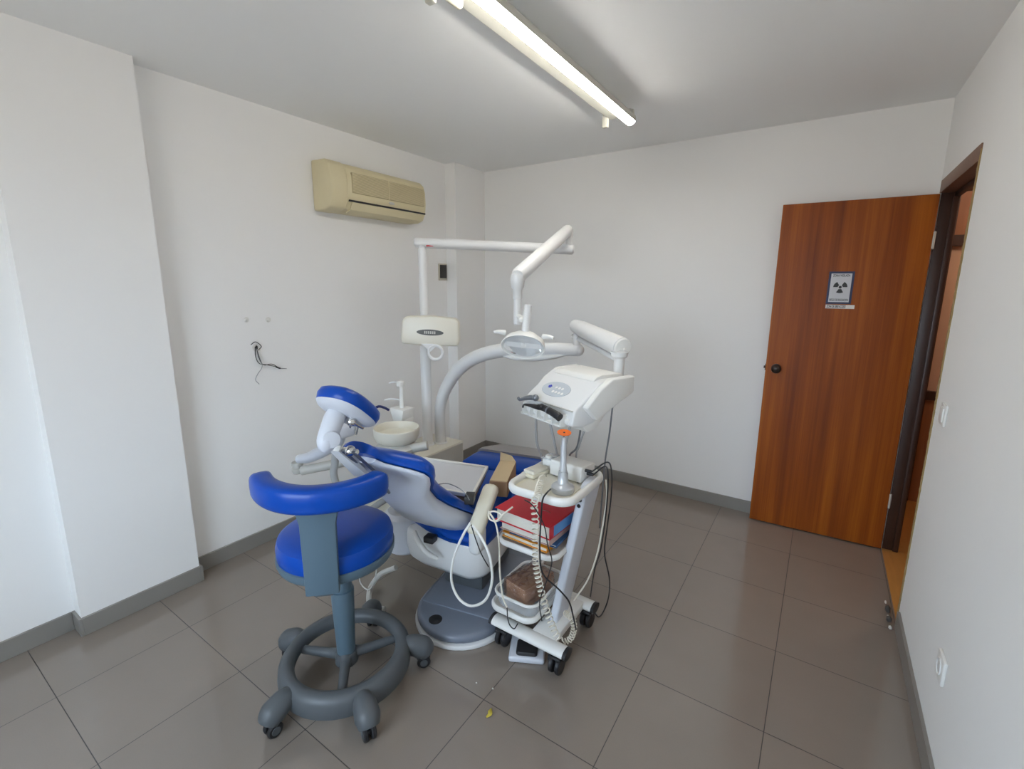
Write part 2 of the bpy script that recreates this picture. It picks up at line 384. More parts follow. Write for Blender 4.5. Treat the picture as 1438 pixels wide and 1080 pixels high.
mb = MB(); mb.box((hx, HY - .03, zt + .07), (HX, HY, 2.45)); part('transom_panel', mb, 'hallwood', fr)
mb = MB(); mb.box((hx, HY - .03, 0), (HX, HY, zp - .06)); part('lower_panel', mb, 'hallwood', fr)
lamp = bpy.data.lights.new('hall_fill_light', 'POINT'); lamp.energy = 6; lamp.color = (1, .86, .7); lamp.shadow_soft_size = .12  # unseen lamp, added to brighten the hallway beyond the door
lo = bpy.data.objects.new('hall_fill_light', lamp); COL.objects.link(lo); lo.location = (1.1, 3.4, 2.3)

# ------------------------------------------------------------------ door leaf
A = P(1052, 728, 'z', .006); B = P(1237, 771, 'z', .006); A.z = B.z = 0
dx = (B - A).normalized(); dn = V((dx.y, -dx.x, 0))        # dn faces the room
W = (B - A).length; zb, zt2 = .008, 2.03
mxD = basis(A, dx, -dn, V((0, 0, 1)))                      # local x along leaf, y into thickness, z up
mb = MB(); mb.box((0, 0, zb), (W, .036, zt2), .002, 1); mb.xf(mxD)
door = struct('door_1', mb, 'door', 'open orange brown wooden door leaf standing against the back wall', 'door')
k = mxD.inverted() @ P(1090, 517, 'y', A.y)
mb = MB(); mb.lathe([(0, 0), (.027, 0), (.027, .005), (.011, .009), (.010, .028), (.022, .036), (.027, .048), (.024, .058), (.012, .063), (0, .064)], (k.x, 0, k.z), (0, -1, 0)).xf(mxD); part('door_knob', mb, 'knob', door)
mb = MB(); mb.box((-.004, .008, k.z - .02), (.001, .028, k.z + .02)); mb.box((-.012, .012, k.z - .008), (-.002, .024, k.z + .008), .002); mb.xf(mxD); part('latch', mb, 'knob', door)
for z in (.27, 1.75):
    mb = MB(); mb.cyl((W + .004, .0, z), (W + .004, .0, z + .09), .006); mb.box((W - .001, .0, z), (W + .003, .03, z + .09)); mb.xf(mxD); part('hinge', mb, 'greyblock', door)

# sign on the door
def dl(px, py):
    q = P(px, py, 'y', A.y + .014); q = mxD.inverted() @ q; return q.x, q.z
x0, z1 = dl(1165, 381.5); x1, _ = dl(1201, 381); _, z0 = dl(1180, 427)
sg = thing('warning_sign', 'blue-bordered white radiation warning notice stuck on the wooden door', 'sign', mxD @ V(((x0 + x1) / 2, 0, z0)))
mb = MB(); mb.box((x0, -.003, z0), (x1, -.0003, z1)); mb.xf(mxD); part('border', mb, 'signblue', sg)
bw = .011
mb = MB(); mb.box((x0 + bw, -.0042, z0 + bw), (x1 - bw, -.0028, z1 - bw)); mb.xf(mxD); part('paper', mb, 'signwhite', sg)
cxs, czs = (x0 + x1) / 2, (z0 + z1) / 2 + .004
mb = MB(); Yf = -.0042
mS = mxD @ Matrix.Translation((cxs, Yf, czs)) @ Matrix.Rotation(R(90), 4, 'X')      # xy plane -> door face
for a0 in (0, 120, 240):
    pl = [(.0115 * math.cos(R(a0 + q)), .0115 * math.sin(R(a0 + q))) for q in range(60, -1, -10)] + [(.034 * math.cos(R(a0 + q)), .034 * math.sin(R(a0 + q))) for q in range(0, 61, 6)]
    mb.prism(pl, .0006, mS)
mb.prism([(.0075 * math.cos(2 * PI * q / 24), .0075 * math.sin(2 * PI * q / 24)) for q in range(24)], .0006, mS)
part('trefoil', mb, 'signdark', sg)
def text(name, body, size, lx, lz, parent, material, width=None):
    cu = bpy.data.curves.new(name, 'FONT'); cu.body = body; cu.size = size; cu.align_x = 'CENTER'; cu.align_y = 'CENTER'; cu.extrude = .0004; cu.offset = size * .02
    ob = bpy.data.objects.new(name, cu); COL.objects.link(ob)
    bpy.context.view_layer.update()
    me = bpy.data.meshes.new_from_object(ob.evaluated_get(bpy.context.evaluated_depsgraph_get())); bpy.data.objects.remove(ob)
    b = MB(); b.bm.from_mesh(me)
    if width:
        xs = [v.co.x for v in b.bm.verts]; s = width / (max(xs) - min(xs))
        for v in b.bm.verts: v.co.x *= s
    b.xf(mxD @ Matrix.Translation((lx, Yf - .0002, lz)) @ Matrix.Rotation(R(90), 4, 'X'))
    return part(name, b, material, parent)
text('upper_lettering', 'ZONA VIGILADA', .018, cxs, z1 - bw - .012, sg, 'signdark', (x1 - x0) * .68)
text('lower_lettering', 'RIESGO DE IRRADIACION', .018, cxs, z0 + bw + .012, sg, 'signdark', (x1 - x0) * .74)
sx0, sz1 = dl(1159.5, 427.6); sx1, sz0 = dl(1199.5, 434)
sz1 = min(sz1, z0 - .002)
st = thing('notice_strip', 'narrow white lettered strip stuck just below the radiation notice', 'sign', mxD @ V(((sx0 + sx1) / 2, 0, sz0)))
mb = MB(); mb.box((sx0, -.0042, sz0), (sx1, -.0003, sz1)); mb.xf(mxD); part('strip', mb, 'strip', st)
text('lettering', 'ZONA DE LIBRE ACCESO', .022, sx0 + (sx1 - sx0) * .37, (sz0 + sz1) / 2, st, 'signdark', (sx1 - sx0) * .66)

# ------------------------------------------------------------------ ceiling light
FX0, FX1 = -1.145, -.945; FY0, FY1 = 1.19, 2.635
fl = thing('ceiling_light', 'long fluorescent batten on the ceiling with one lit tube', 'light', ((FX0 + FX1) / 2, (FY0 + FY1) / 2, HC - .09))
sxm = -1.082
mb = MB(); mb.prism([(sxm - .05, HC), (sxm - .042, HC - .045), (sxm - .03, HC - .056), (sxm + .03, HC - .056), (sxm + .042, HC - .045), (sxm + .05, HC)], FY1 - FY0, basis(V((0, FY1, 0)), V((1, 0, 0)), V((0, 0, 1)), V((0, -1, 0))), .003)
part('housing', mb, 'fixture', fl)
tx = FX1 - .034; ux = FX0 + .022; tz = HC - .085
for x in (tx, ux):
    for y in (FY0 + .03, FY1 - .03):
        mb = MB(); mb.box((x - .016, y - .012, tz - .018), (x + .016, y + .012, HC - .035), .005); mb.box((min(x, sxm), y - .010, HC - .05), (max(x, sxm), y + .010, HC - .03), .002); part('lamp_holder', mb, 'fixture', fl)
half = [(.029 * math.cos(R(a)), .029 * math.sin(R(a))) for a in range(205, 336, 10)]
mt2 = basis(V((tx, FY1 - .03, tz)), V((1, 0, 0)), V((0, 0, 1)), V((0, -1, 0)))
mb = MB(); mb.prism(half, FY1 - FY0 - .06, mt2, .002); part('tube', mb, 'tube', fl, label='lit white tube')
mb = MB(); mb.prism([(.0295 * math.cos(R(a)), .0295 * math.sin(R(a)) + .001) for a in range(-25, 206, 11)], FY1 - FY0 - .06, mt2); part('tube_back', mb, 'fixture', fl)
mb = MB(); mb.cyl((ux + .02, FY0 + .07, HC - .06), (ux + .02, FY0 + .15, HC - .06), .016); part('starter', mb, 'cream', fl)

# ------------------------------------------------------------------ air conditioner
ac = thing('air_conditioner', 'yellowed wall air conditioner high on the left wall', 'air conditioner', (XL, 2.225, 1.995))
AY0, AY1 = 1.83, 2.63
sec = lambda: [(0, 1.995), (.10, 1.995), (.15, 2.01), (.178, 2.06), (.185, 2.12), (.182, 2.20), (.165, 2.25), (.13, 2.278), (0, 2.283)]
mxA = lambda y: basis(V((XL, y, 0)), V((1, 0, 0)), V((0, 0, 1)), V((0, -1, 0)))
mb = MB(); mb.prism([(x * .97, z) for x, z in sec()], AY1 - AY0 - .12, mxA(AY1), .006); part('body', mb, 'acplastic', ac)
mb = MB(); mb.prism([(x * 1.02, z - .004 if z < 2.1 else z + .003) for x, z in sec()], .12, mxA(AY0 + .12), .012, 3); part('end_cover', mb, 'acplastic', ac)
mb = MB(); mb.box((XL + .16, AY0 + .155, 2.105), (XL + .183, AY1 - .02, 2.225), .003); gp = part('grille', mb, 'acgrille', ac)
mb = MB()
for i in range(15): mb.box((XL + .176, AY0 + .16, 2.11 + i * .0076), (XL + .1865, AY1 - .025, 2.1135 + i * .0076))
part('louvres', mb, 'acplastic', gp)
mb = MB(); mb.box((XL + .17, 2.27, 2.105), (XL + .188, 2.278, 2.225)); part('rib', mb, 'acplastic', gp)
mb = MB(); mb.box((XL + .155, AY0 + .13, 2.052), (XL + .1815, AY1 - .01, 2.062)); part('outlet_slot', mb, 'black', ac, label='dark air outlet slot')
mb = MB(); mb.lathe([(0, 0), (.024, .001), (.026, .004), (0, .006)], (XL + .178, 2.30, 2.085), (1, 0, .1), 20, sx=.35, sy=1.0); part('badge', mb, 'greyblock', ac)
mb = MB(); mb.prism([(.11, 1.996), (.152, 2.012), (.176, 2.05), (.181, 2.05), (.157, 2.006), (.112, 1.99)], AY1 - AY0 - .18, mxA(AY1 - .03)); part('flap', mb, 'acplastic', ac)

# ------------------------------------------------------------------ things on the left wall
a = P(615, 370, 'x', XL); b = P(630.5, 394, 'x', XL)
th = thing('wall_plate', 'small dark rectangular cover plate on the wall beside the lamp pole', 'wall plate', (XL, (a.y + b.y) / 2, b.z))
y1 = min(b.y, CYc - .01)
mb = MB(); mb.box((XL, a.y, b.z), (XL + .012, y1, a.z), .003); part('frame', mb, 'flange', th)
mb = MB(); mb.box((XL + .010, a.y + .008, b.z + .018), (XL + .016, y1 - .006, a.z - .01), .002); part('cover', mb, 'darkplate', th)
for i, (px, py) in enumerate(((345, 450), (376, 450))):
    c = P(px, py, 'x', XL); mb = MB(); mb.lathe([(0, .001), (.006, 0), (.009, .003), (.004, .008), (0, .009)], c, (1, 0, 0), 14, sx=1, sy=.8); mb.lathe([(0, .0), (.016, 0), (.015, .0015), (0, .0018)], c + V((0, .004, .004)), (1, 0, 0), 9)
    solo('wall_anchor', mb, 'plaster', ['plugged screw hole above the loose wires, left one of two', 'plugged screw hole above the loose wires, right one of two'][i], 'wall plug', 'screw plugs on the left wall')
wr = thing('loose_wiring', 'bare black and white wires hanging from an open box on the left wall', 'wiring', P(360, 495, 'x', XL))
c = P(360, 488, 'x', XL)
mb = MB(); mb.lathe([(0, 0), (.026, 0), (.026, .003), (.02, .004), (.019, .001), (0, .001)], c, (1, 0, 0), 7); part('wall_box', mb, 'plaster', wr)
mb = MB(); mb.lathe([(0, .0012), (.011, .0015), (.011, .0022), (0, .0025)], c, (1, 0, 0), 6, sx=1.2, sy=.7); part('hole', mb, 'black', wr)
def wire(pts, r=.0016, dep=None):
    return [P(px, py, 'x', XL) + V((dep[i] if dep else .012, 0, 0)) for i, (px, py) in enumerate(pts)]
for pts, nm in (([(358, 487), (357, 500), (362, 510), (373, 512), (388, 515)], 'black'), ([(360, 489), (362, 503), (368, 512), (380, 511), (389, 516)], 'black'),
            ([(359, 489), (364, 505), (366, 515), (360, 525), (357, 533), (362, 539)], 'hose'), ([(352, 484), (357, 480), (365, 486), (361, 491)], 'black')):
    mb = MB(); mb.tube(wire(pts, dep=[.002] + [.015] * (len(pts) - 1)), .0022, 6); part('wire', mb, nm, wr)
mb = MB(); mb.tube(wire([(386, 515), (390, 516.5), (392, 517)]), .0042, 8); mb.tube(wire([(392, 517), (401, 517.5)]), .0012, 6, 1); part('wire_connector', mb, 'black', wr)

# right wall plates
a = P(1329, 568, 'x', XR)
sw = thing('light_switch', 'white light switch on the right wall beside the doorway', 'light switch', (XR, 2.44, 1.0))
mb = MB(); mb.box((XR - .009, 2.385, 1.015), (XR, 2.47, 1.10), .004); part('plate', mb, 'white2', sw)
mb = MB(); mb.box((XR - .014, 2.40, 1.03), (XR - .007, 2.455, 1.085), .003); part('rocker', mb, 'white2', sw)
c = P(1325, 938, 'x', XR)
ot = thing('power_socket', 'white wall socket low on the right wall', 'socket', (XR, c.y, c.z - .04))
mb = MB(); mb.box((XR - .011, c.y - .042, c.z - .042), (XR, c.y + .042, c.z + .042), .004); part('plate', mb, 'white2', ot)
mb = MB(); mb.lathe([(0, .002), (.017, .002), (.021, 0), (.024, .004), (.026, .004), (.026, 0)], (XR - .010, c.y, c.z), (-1, 0, 0)); part('socket_ring', mb, 'white', ot)

# ------------------------------------------------------------------ dentist stool
SC = V((-1.43, .98, 0))
stool = thing('dentist_stool', 'blue-cushioned dentist stool with grey ring base on castors', 'stool', SC)
seat_c = V((-1.45, .985, 0))
mb = MB(); mb.lathe([(0, .556), (.17, .556), (.198, .560), (.207, .574), (.209, .612), (.202, .636), (.182, .650), (.12, .657), (0, .659)], seat_c, n=56); part('seat', mb, 'blue', stool)
mb = MB(); mb.lathe([(0, .525), (.15, .522), (.185, .526), (.206, .540), (.212, .556), (.212, .574), (.207, .576), (.19, .556), (.1, .552), (0, .552)], seat_c, n=56); part('seat_pan', mb, 'stoolgrey', stool)
mb = MB(); mb.lathe([(0, .10), (.032, .10), (.034, .13), (.040, .30), (.043, .395), (.043, .40), (.036, .402), (.036, .48), (.05, .49), (.06, .526), (0, .528)], SC); part('column', mb, 'stoolgrey', stool)
mb = MB()                                    # base ring with bosses
n = 60; RR, zr = .222, .108
ring = []
for i in range(n):
    t = 2 * PI * i / n; e = V((math.cos(t), math.sin(t), 0)); prof = []
    for (dr, dz) in ((-.052, -.012), (-.056, .012), (-.046, .03), (-.018, .04), (.014, .034), (.036, .012), (.042, -.02), (.038, -.05), (.026, -.052), (.018, -.016), (-.018, -.004), (-.04, -.012)):
        prof.append(SC + e * (RR + dr * .62) + V((0, 0, zr + dz * .9)))
    ring.append(prof)
b = bmesh.new(); vs = [[b.verts.new(p) for p in r] for r in ring]
for i in range(n):
    for k in range(12): b.faces.new((vs[i][k], vs[i][(k + 1) % 12], vs[(i + 1) % n][(k + 1) % 12], vs[(i + 1) % n][k]))
bmesh.ops.recalc_face_normals(b, faces=b.faces[:]); mb.merge(b)
CA = [-93, -24, 47, 121, 193]
for a in CA:
    e = V((math.cos(R(a)), math.sin(R(a)), 0)); 
    mb.tube([SC + e * .222 + V((0, 0, .108)), SC + e * .255 + V((0, 0, .103)), SC + e * .295 + V((0, 0, .084)), SC + e * .312 + V((0, 0, .062))], [.030, .040, .044, .036], 18)
part('foot_ring', mb, 'stooldark', stool, ang=60)
for q in (P(478, 985, 'z', .1), P(430, 912, 'z', .1), P(552, 897, 'z', .1)):
    d = (V((q.x, q.y, 0)) - SC).normalized()
    mb = MB(); mb.tube([SC + d * .02 + V((0, 0, .115)), SC + d * .06 + V((0, 0, .105)), SC + d * .19 + V((0, 0, .098))], [.026, .019, .016], 14); part('spoke', mb, 'stooldark', stool)
mb = MB(); mb.lathe([(0, .075), (.036, .075), (.044, .085), (.042, .115), (.038, .13), (0, .132)], SC); part('hub', mb, 'stooldark', stool)
for a in CA:
    e = V((math.cos(R(a)), math.sin(R(a)), 0)); w = V((-e.y, e.x, 0)); c = SC + e * .298 + V((0, 0, .027))
    mb = MB(); mb.cyl(c - w * .022 + V((0, 0, .0)), c - w * .006, .027); mb.cyl(c + w * .006, c + w * .022, .027); mb.cyl(c - w * .02, c + w * .02, .010)
    wh = part('castor', mb, 'black', stool)
    mb = MB(); mb.cyl(c - w * .0245, c - w * .021, .015); mb.cyl(c + w * .021, c + w * .0245, .015); mb.cyl(c + V((0, 0, .015)), c + V((0, 0, .06)), .007); part('hub_cap', mb, 'stooldark', wh)
# back support
bd = V((.70, -.714, 0)).normalized(); bl = V((-bd.y, bd.x, 0))   # toward the viewer / its right
bc = V((-1.308, .824, 0))
mB = basis(bc, bl, V((0, 0, 1)), bd)
mb = MB(); mb.prism([(-.054, .522), (.054, .522), (.057, .78), (.066, .82), (.10, .846), (.10, .862), (-.10, .862), (-.10, .846), (-.066, .82), (-.057, .78)], .026, mB @ Matrix.Translation((0, 0, -.012)), .006, 2)
part('back_post', mb, 'stoolgrey', stool)
mb = MB(); mb.box((-.03, .505, -.20), (.03, .525, -.005), .004, 2, mB); part('back_bracket', mb, 'stooldark', stool)
arcc = V((-1.425, .965, 0)); a_mid = math.atan2(bd.y, bd.x); rb = .225
rings = []
for i in range(29):
    u = -1 + 2 * i / 28; t = a_mid + (R(57) if u > 0 else R(68)) * u; e = V((math.cos(t), math.sin(t), 0))
    k = 1 - max(0, abs(u) - .86) / .14; k = .72 + .28 * math.sqrt(max(0, 1 - (1 - k) ** 2))
    rr = rb + .012 * (1 - u * u)
    ringp = []
    for q in range(20):
        an = 2 * PI * q / 20; ca, sa = math.cos(an), math.sin(an)
        x = math.copysign(abs(ca) ** .55, ca) * .037 * k; z = math.copysign(abs(sa) ** .6, sa) * .043 * k
        ringp.append(arcc + e * (rr + x) + V((0, 0, .886 + (.012 if u < 0 else .0) * abs(u) ** 2 + z)))
    rings.append(ringp)
mb = MB(); mb.loft(rings); part('backrest', mb, 'blue', stool, ang=70)
mb = MB(); mb.tube([seat_c + V((.12, .03, .515)), seat_c + V((.15, .08, .518)), seat_c + V((.15, .12, .52))], .005, 8); part('height_lever', mb, 'steel', stool)

# ------------------------------------------------------------------ patient chair (built in its own frame)
CO = V((-1.36, 1.36, 0)); CROT = R(12)
chair = thing('dental_chair', 'blue and white reclining dental patient chair on an oval base plate', 'dental chair', CO, CROT)
MC = MW[chair.name]
def cp(name, mb, m, parent=chair, label=None, ang=38): return part(name, mb, m, parent, True, label, ang)
def oval(cx, y0, hw, L, n=20):
    pts = []
    for k in range(n + 1):
        t = PI + PI * k / n; pts.append((cx + hw * math.cos(t), y0 + hw * 1.0 + hw * 1.0 * math.sin(t)))
    return pts + [(cx + hw, y0 + L), (cx - hw, y0 + L)]
mb = MB(); mb.prism(oval(.112, -.085, .228, .95), .022, None, .006, 2); pl = cp('base_plate', mb, 'white')
mb = MB(); mb.prism(oval(.112, -.076, .219, .92), .042, Matrix.Translation((0, 0, .020)), .020, 4); cp('base_cover', mb, 'plate', pl)
mb = MB(); mb.box((-.08, .085, .0555), (.30, .6, .068), .006, 2); cp('tread_panel', mb, 'plate', pl)
mb = MB(); mb.lathe([(0, 0), (.03, 0), (.03, .004), (.026, .006), (0, .0065)], (.045, -.005, .061)); cp('floor_cap', mb, 'black', pl, 'round black cap')
mb = MB(); mb.box((-.06, .25, .06), (.16, .62, .30), .02, 2); cp('lift_column', mb, 'stooldark')
# pedestal body: lofted in height, lower in the middle of its front
rings = []
for z, g, dy in ((.20, .80, .07), (.205, .88, .04), (.24, .98, .01), (.32, 1, 0), (.37, 1.0, 0), (.40, .985, .005), (.412, .94, .015)):
    pr = rrect(-.22 * g + .02, .09 + dy, .225 * g + .02, .64 - dy, .085, 8)
    rings.append([(x, y, z + (max(0, .035 * (abs(x - .12) / .3) ** 1.5) if z < .3 else 0)) for x, y in pr])
mb = MB(); mb.loft(rings); cp('seat_body', mb, 'white', ang=50)
mb = MB(); mb.lathe([(0, .24), (.075, .24), (.09, .26), (.1, .26), (.10, .43), (.08, .45), (0, .45)], (-.245, .20, 0)); cp('pivot_housing', mb, 'bluelit')
# seat
mb = MB(); rings = []
for y, xc, hw, zt in ((.08, .15, .09, .438), (.092, .13, .12, .450), (.12, .09, .165, .456), (.18, .03, .23, .462), (.30, .02, .24, .475), (.48, .02, .23, .52), (.60, .02, .22, .548), (.635, .02, .19, .53)):
    pr = rrect(xc - hw, .405, xc + hw, zt, .018, 4); rings.append([(x, y, z) for x, z in pr])
mb.loft(rings); cp('seat', mb, 'blue', ang=55)
mb = MB(); rings = []
for y, hw, zt in ((.64, .20, .545), (.66, .222, .562), (.80, .222, .555), (1.0, .205, .53), (1.09, .17, .515), (1.13, .10, .50)):
    pr = rrect(.06 - hw, zt - .085, .06 + hw, zt, .03, 4); rings.append([(x, y, z) for x, z in pr])
mb.loft(rings); lg = cp('leg_rest', mb, 'blue', ang=55)
mb = MB(); rings = []
for y, hw, zt in ((.86, .222, .562), (.90, .224, .558), (1.0, .213, .537), (1.09, .178, .522), (1.135, .108, .507)):
    pr = rrect(.06 - hw, zt - .09, .06 + hw, zt, .03, 4); rings.append([(x, y, z) for x, z in pr])
mb.loft(rings); cp('foot_cover', mb, 'footcover', lg, 'grey protective foot cover', ang=55)
# backrest
TH = R(50); HY_, HZ_ = .12, .55
es = V((0, -math.sin(TH), math.cos(TH))); en = V((0, math.cos(TH), math.sin(TH)))
B0 = V((0, HY_, HZ_))
prof = [(-.11, .13), (-.095, .16), (-.04, .178), (0, .18), (.08, .172), (.16, .146), (.26, .132), (.36, .146), (.43, .182), (.49, .205), (.53, .202), (.56, .17), (.585, .12), (.61, .085), (.65, .07), (.68, .065), (.69, .045)]
def bump(s): return -.015 * math.sin(max(0, min(1, (s + .02) / .44)) * PI) + .010 * math.sin(max(0, min(1, (s - .42) / .2)) * PI)
def backring(s, hw, front, back, depth, n=28):
    r = []
    for k in range(n):
        a = 2 * PI * k / n; c, q = math.cos(a), math.sin(a)
        x = math.copysign(abs(c) ** .62, c) * hw
        if q >= 0: o = back + (front - back) * q ** .6
        else: o = back - depth * (abs(q) ** .8)
        r.append(B0 + es * s + V((x, 0, 0)) + en * (o + bump(s)))
    return r
mb = MB(); mb.loft([backring(s, w, .034 + .03 * min(1, max(0, (s + .02) / .2)) * min(1, max(.0, (.66 - s) / .14)), .0, .004) for s, w in prof]); bk = cp('back_cushion', mb, 'blue', ang=65)
pf2 = [(s, max(.03, w - .006)) for s, w in prof if -.1 < s < .67]
def dep(s): return .022 + .062 * max(0, math.cos((s - .04) / .44 * PI / 2)) ** .8 if s < .44 else .018 + .03 * max(0, .5 - s)
mb = MB(); mb.loft([backring(s, w * (.97), -.004, -.008, dep(s)) for s, w in pf2]); cp('back_shell', mb, 'bluelit', ang=65)
mb = MB(); mb.tube([(-.10, .07, .425), (-.06, .035, .405), (-.01, .025, .365), (.03, .05, .33)], [.010, .013, .013, .010], 10); cp('recline_lever', mb, 'white2')
mb = MB(); mb.box((-.04, .045, .395), (.01, .09, .425), .005); cp('recline_latch', mb, 'black')
# armrest
mb = MB(); rings = []
p0 = V((.225, .035, .50)); p1 = V((.235, .20, .655)); 
dr = (p1 - p0).normalized(); nr = V((0, -dr.z, dr.y))
for k, s in ((-.02, .6), (0, .85), (.04, 1), (.5, 1), (.92, 1), (.98, .85), (1.01, .5)):
    c = p0 + (p1 - p0) * k
    rings.append([c + V((x * s, 0, 0)) + nr * (y * s) for x, y in rrect(-.036, -.026, .036, .026, .022, 4)])
mb.loft(rings); arm = cp('armrest', mb, 'cream', ang=60)
mb = MB(); mb.box((.195, .02, .40), (.255, .11, .53), .028, 4); cp('armrest_bracket', mb, 'white', arm)
# headrest
hc = V((-.005, -.42, 1.152)); ta = R(40)
ha = V((0, math.cos(ta), -math.sin(ta))); hn = V((0, math.sin(ta), math.cos(ta)))
mH = basis(hc, V((1, 0, 0)), ha, hn)
def sup(hx_, hy_, z, n=36, e=.75): return [mH @ V((math.copysign(abs(math.cos(2 * PI * k / n)) ** e, math.cos(2 * PI * k / n)) * hx_, math.copysign(abs(math.sin(2 * PI * k / n)) ** e, math.sin(2 * PI * k / n)) * hy_, z)) for k in range(n)]
mb = MB(); mb.loft([sup(.076, .098, -.026), sup(.084, .106, -.02), sup(.088, .111, 0), sup(.085, .108, .016), sup(.072, .094, .026), sup(.04, .05, .029)]); hp = cp('headrest', mb, 'blue', ang=60)
mb = MB(); mb.loft([sup(.03, .05, -.044), sup(.056, .08, -.040), sup(.076, .096, -.032), sup(.084, .106, -.0215)]); cp('headrest_backing', mb, 'bluelit', hp, ang=60)
mb = MB(); mb.tube([mH @ V((.06, .045, .018)), mH @ V((.066, .06, .036)), mH @ V((.066, .09, .046)), mH @ V((.066, .115, .05))], .0045, 8); cp('head_strap', mb, 'navy', hp)
mj = V((-.01, -.485, 1.095))
mb = MB(); mb.tube([mj + hn * .045 + ha * -.02, mj + hn * .02 + ha * -.02, mj - hn * .05 + ha * -.01, mj - hn * .07 + ha * .01], [.030, .033, .030, .020], 20); hj = cp('headrest_joint', mb, 'bluelit', ang=60)
mb = MB(); mb.lathe([(0, -.010), (.027, -.010), (.029, 0), (.026, .008), (.010, .011), (0, .011)], mj + V((.022, -.022, 0)) - hn * .03, (.75, -.66, .0)); mb.cyl(mj + V((-.02, .0, 0)) - hn * .03, mj + V((.02, -.02, 0)) - hn * .03, .022); cp('joint_disc', mb, 'bluelit', hj)
j1 = mH @ V((.035, .0, -.052)); j2 = V((.02, -.455, 1.012))
mb = MB(); mb.ball(j1, .016); mb.cyl(j1, mH @ V((.04, .06, -.048)), .005); cp('clamp_ball', mb, 'chrome', hj)
mb = MB(); mb.ball(j2, .018); mb.cyl(j2 - V((.03, 0, 0)), j2 + V((.03, 0, 0)), .009);  cp('clamp_ball', mb, 'chrome', hj)
for x in (-.022, .022):
    mb = MB(); mb.tube([V((x + .02, -.468, 1.015)), B0 + es * .60 + V((x + .015, 0, 0)) + en * -.035, B0 + es * .46 + V((x + .01, 0, 0)) + en * -.072], .0055, 8, 1); cp('headrest_bar', mb, 'steel')
mb = MB(); mb.loft([[V((x - .03, -.47, 1.02)) + V((0, sx_ * .006, sx_ * .008)) for x, sx_ in ((-.02, -1), (.02, -1), (.02, 1), (-.02, 1))],
                    [B0 + es * .56 + en * (-.05 + .006 * sx_) + V((x * 1.3 - .03, 0, 0)) for x, sx_ in ((-.03, -1), (.03, -1), (.03, 1), (-.03, 1))]]); cp('headrest_bracket', mb, 'white2')

# carton on the seat
TL = P(572, 638, 'z', .672); TR = P(686, 654, 'z', .648); BR = P(668, 738, 'z', .575)
ex = (TR - TL); wX = ex.length; ex.normalize(); ey = (BR - TR); ey = (ey - ex * ey.dot(ex)); wY = ey.length - .21; ey.normalize(); ez = ey.cross(ex); ez.normalize()
if ez.z < 0: ez = -ez
mK = basis(TR, -ex, ey, ez)          # x: to the left, y: toward the viewer, z: up; (0,0,0) = far right top corner
cb = thing('carton', 'shallow brown carton with white rimmed top lying tilted on the chair seat', 'box', mK @ V((wX / 2, wY / 2, -.07)))
mb = MB(); mb.box((.012, .012, -.065), (wX - .012, wY - .012, -.012), .003, 1, mK); part('box_body', mb, 'carton', cb)
mb = MB(); mb.box((.008, .008, -.02), (wX - .008, wY - .008, -.008), .002, 1, mK); part('panel', mb, 'signwhite', cb)
mb = MB(); rw = .014
for lo_, hi_ in (((0, 0, -.022), (wX, rw, 0)), ((0, wY - rw, -.022), (wX, wY, 0)), ((0, 0, -.022), (rw, wY, 0)), ((wX - rw, 0, -.022), (wX, wY, 0))): mb.box(lo_, hi_, .003, 1, mK)
part('rim', mb, 'white2', cb)
# second small carton with a raised flap
q0 = P(689, 690, 'z', .60)
sm = thing('small_carton', 'small brown carton with one flap up beside the white topped carton', 'box', (q0.x - .02, q0.y + .06, .575))
mQ = Matrix.Translation((q0.x - .072, q0.y + .145, .575)) @ Matrix.Rotation(R(24), 4, 'Z')
mb = MB(); mb.box((0, -.16, 0), (.085, .10, .075), .002, 1, mQ); part('box_body', mb, 'carton', sm)
mb = MB(); mb.prism([(0, 0), (.085, 0), (.06, .03), (.0, .045)], .003, mQ @ Matrix.Translation((0, .10, .075)) @ Matrix.Rotation(R(70), 4, 'X')); mb.box((.001, -.155, .0745), (.084, .095, .078), .001, 1, mQ); part('flap', mb, 'flap', sm)
solo('thin_cable', MB().tube([P(612, 681, 'z', .76), P(628, 679, 'z', .745), P(645, 686, 'z', .735), P(655, 695, 'z', .715), P(659, 702, 'z', .677)], .0022, 6), 'steel', 'thin dark wire curving over the white topped carton', 'cable')
solo('black_gadget', MB().box((-.02, -.03, 0), (.02, .03, .035), .004, 2, Matrix.Translation(P(660, 705, 'z', .635)) @ Matrix.Rotation(R(30), 4, 'Z')), 'black', 'small black plug lying where the thin wire ends on the carton', 'plug')

# ------------------------------------------------------------------ dental unit
UX0, UX1, UY0, UY1, UZ = -2.30, -2.0, 1.66, 2.40, .485
unit = thing('dental_unit', 'white dental unit with spittoon bowl, lamp arm and instrument table arm', 'dental unit', (-2.12, 2.05, 0))
mb = MB(); mb.box((UX0, UY0 + .1, .0), (UX1, UY1, UZ), .008, 2); part('cabinet', mb, 'ivory', unit)
mb = MB(); mb.box((UX1 - .004, UY0 + .12, .03), (UX1 + .002, UY1 - .01, UZ - .012), .001, 1); part('side_panel', mb, 'greyblock', unit)
bwl = P(557, 607, 'y', 1.75); bc2 = V((bwl.x, bwl.y, 0)); bz = bwl.z - .035
mb = MB(); mb.lathe([(0, bz - .02), (.09, bz - .02), (.115, bz - .005), (.126, bz + .02), (.128, bz + .062), (.124, bz + .066), (.119, bz + .06), (.113, bz + .025), (.09, bz + .008), (0, bz + .002)], bc2, n=48); bowl = part('spittoon_bowl', mb, 'ivory', unit)
mb = MB(); mb.lathe([(0, bz + .003), (.014, bz + .004), (.014, bz + .006), (0, bz + .006)], bc2); part('drain', mb, 'greyblock', bowl)
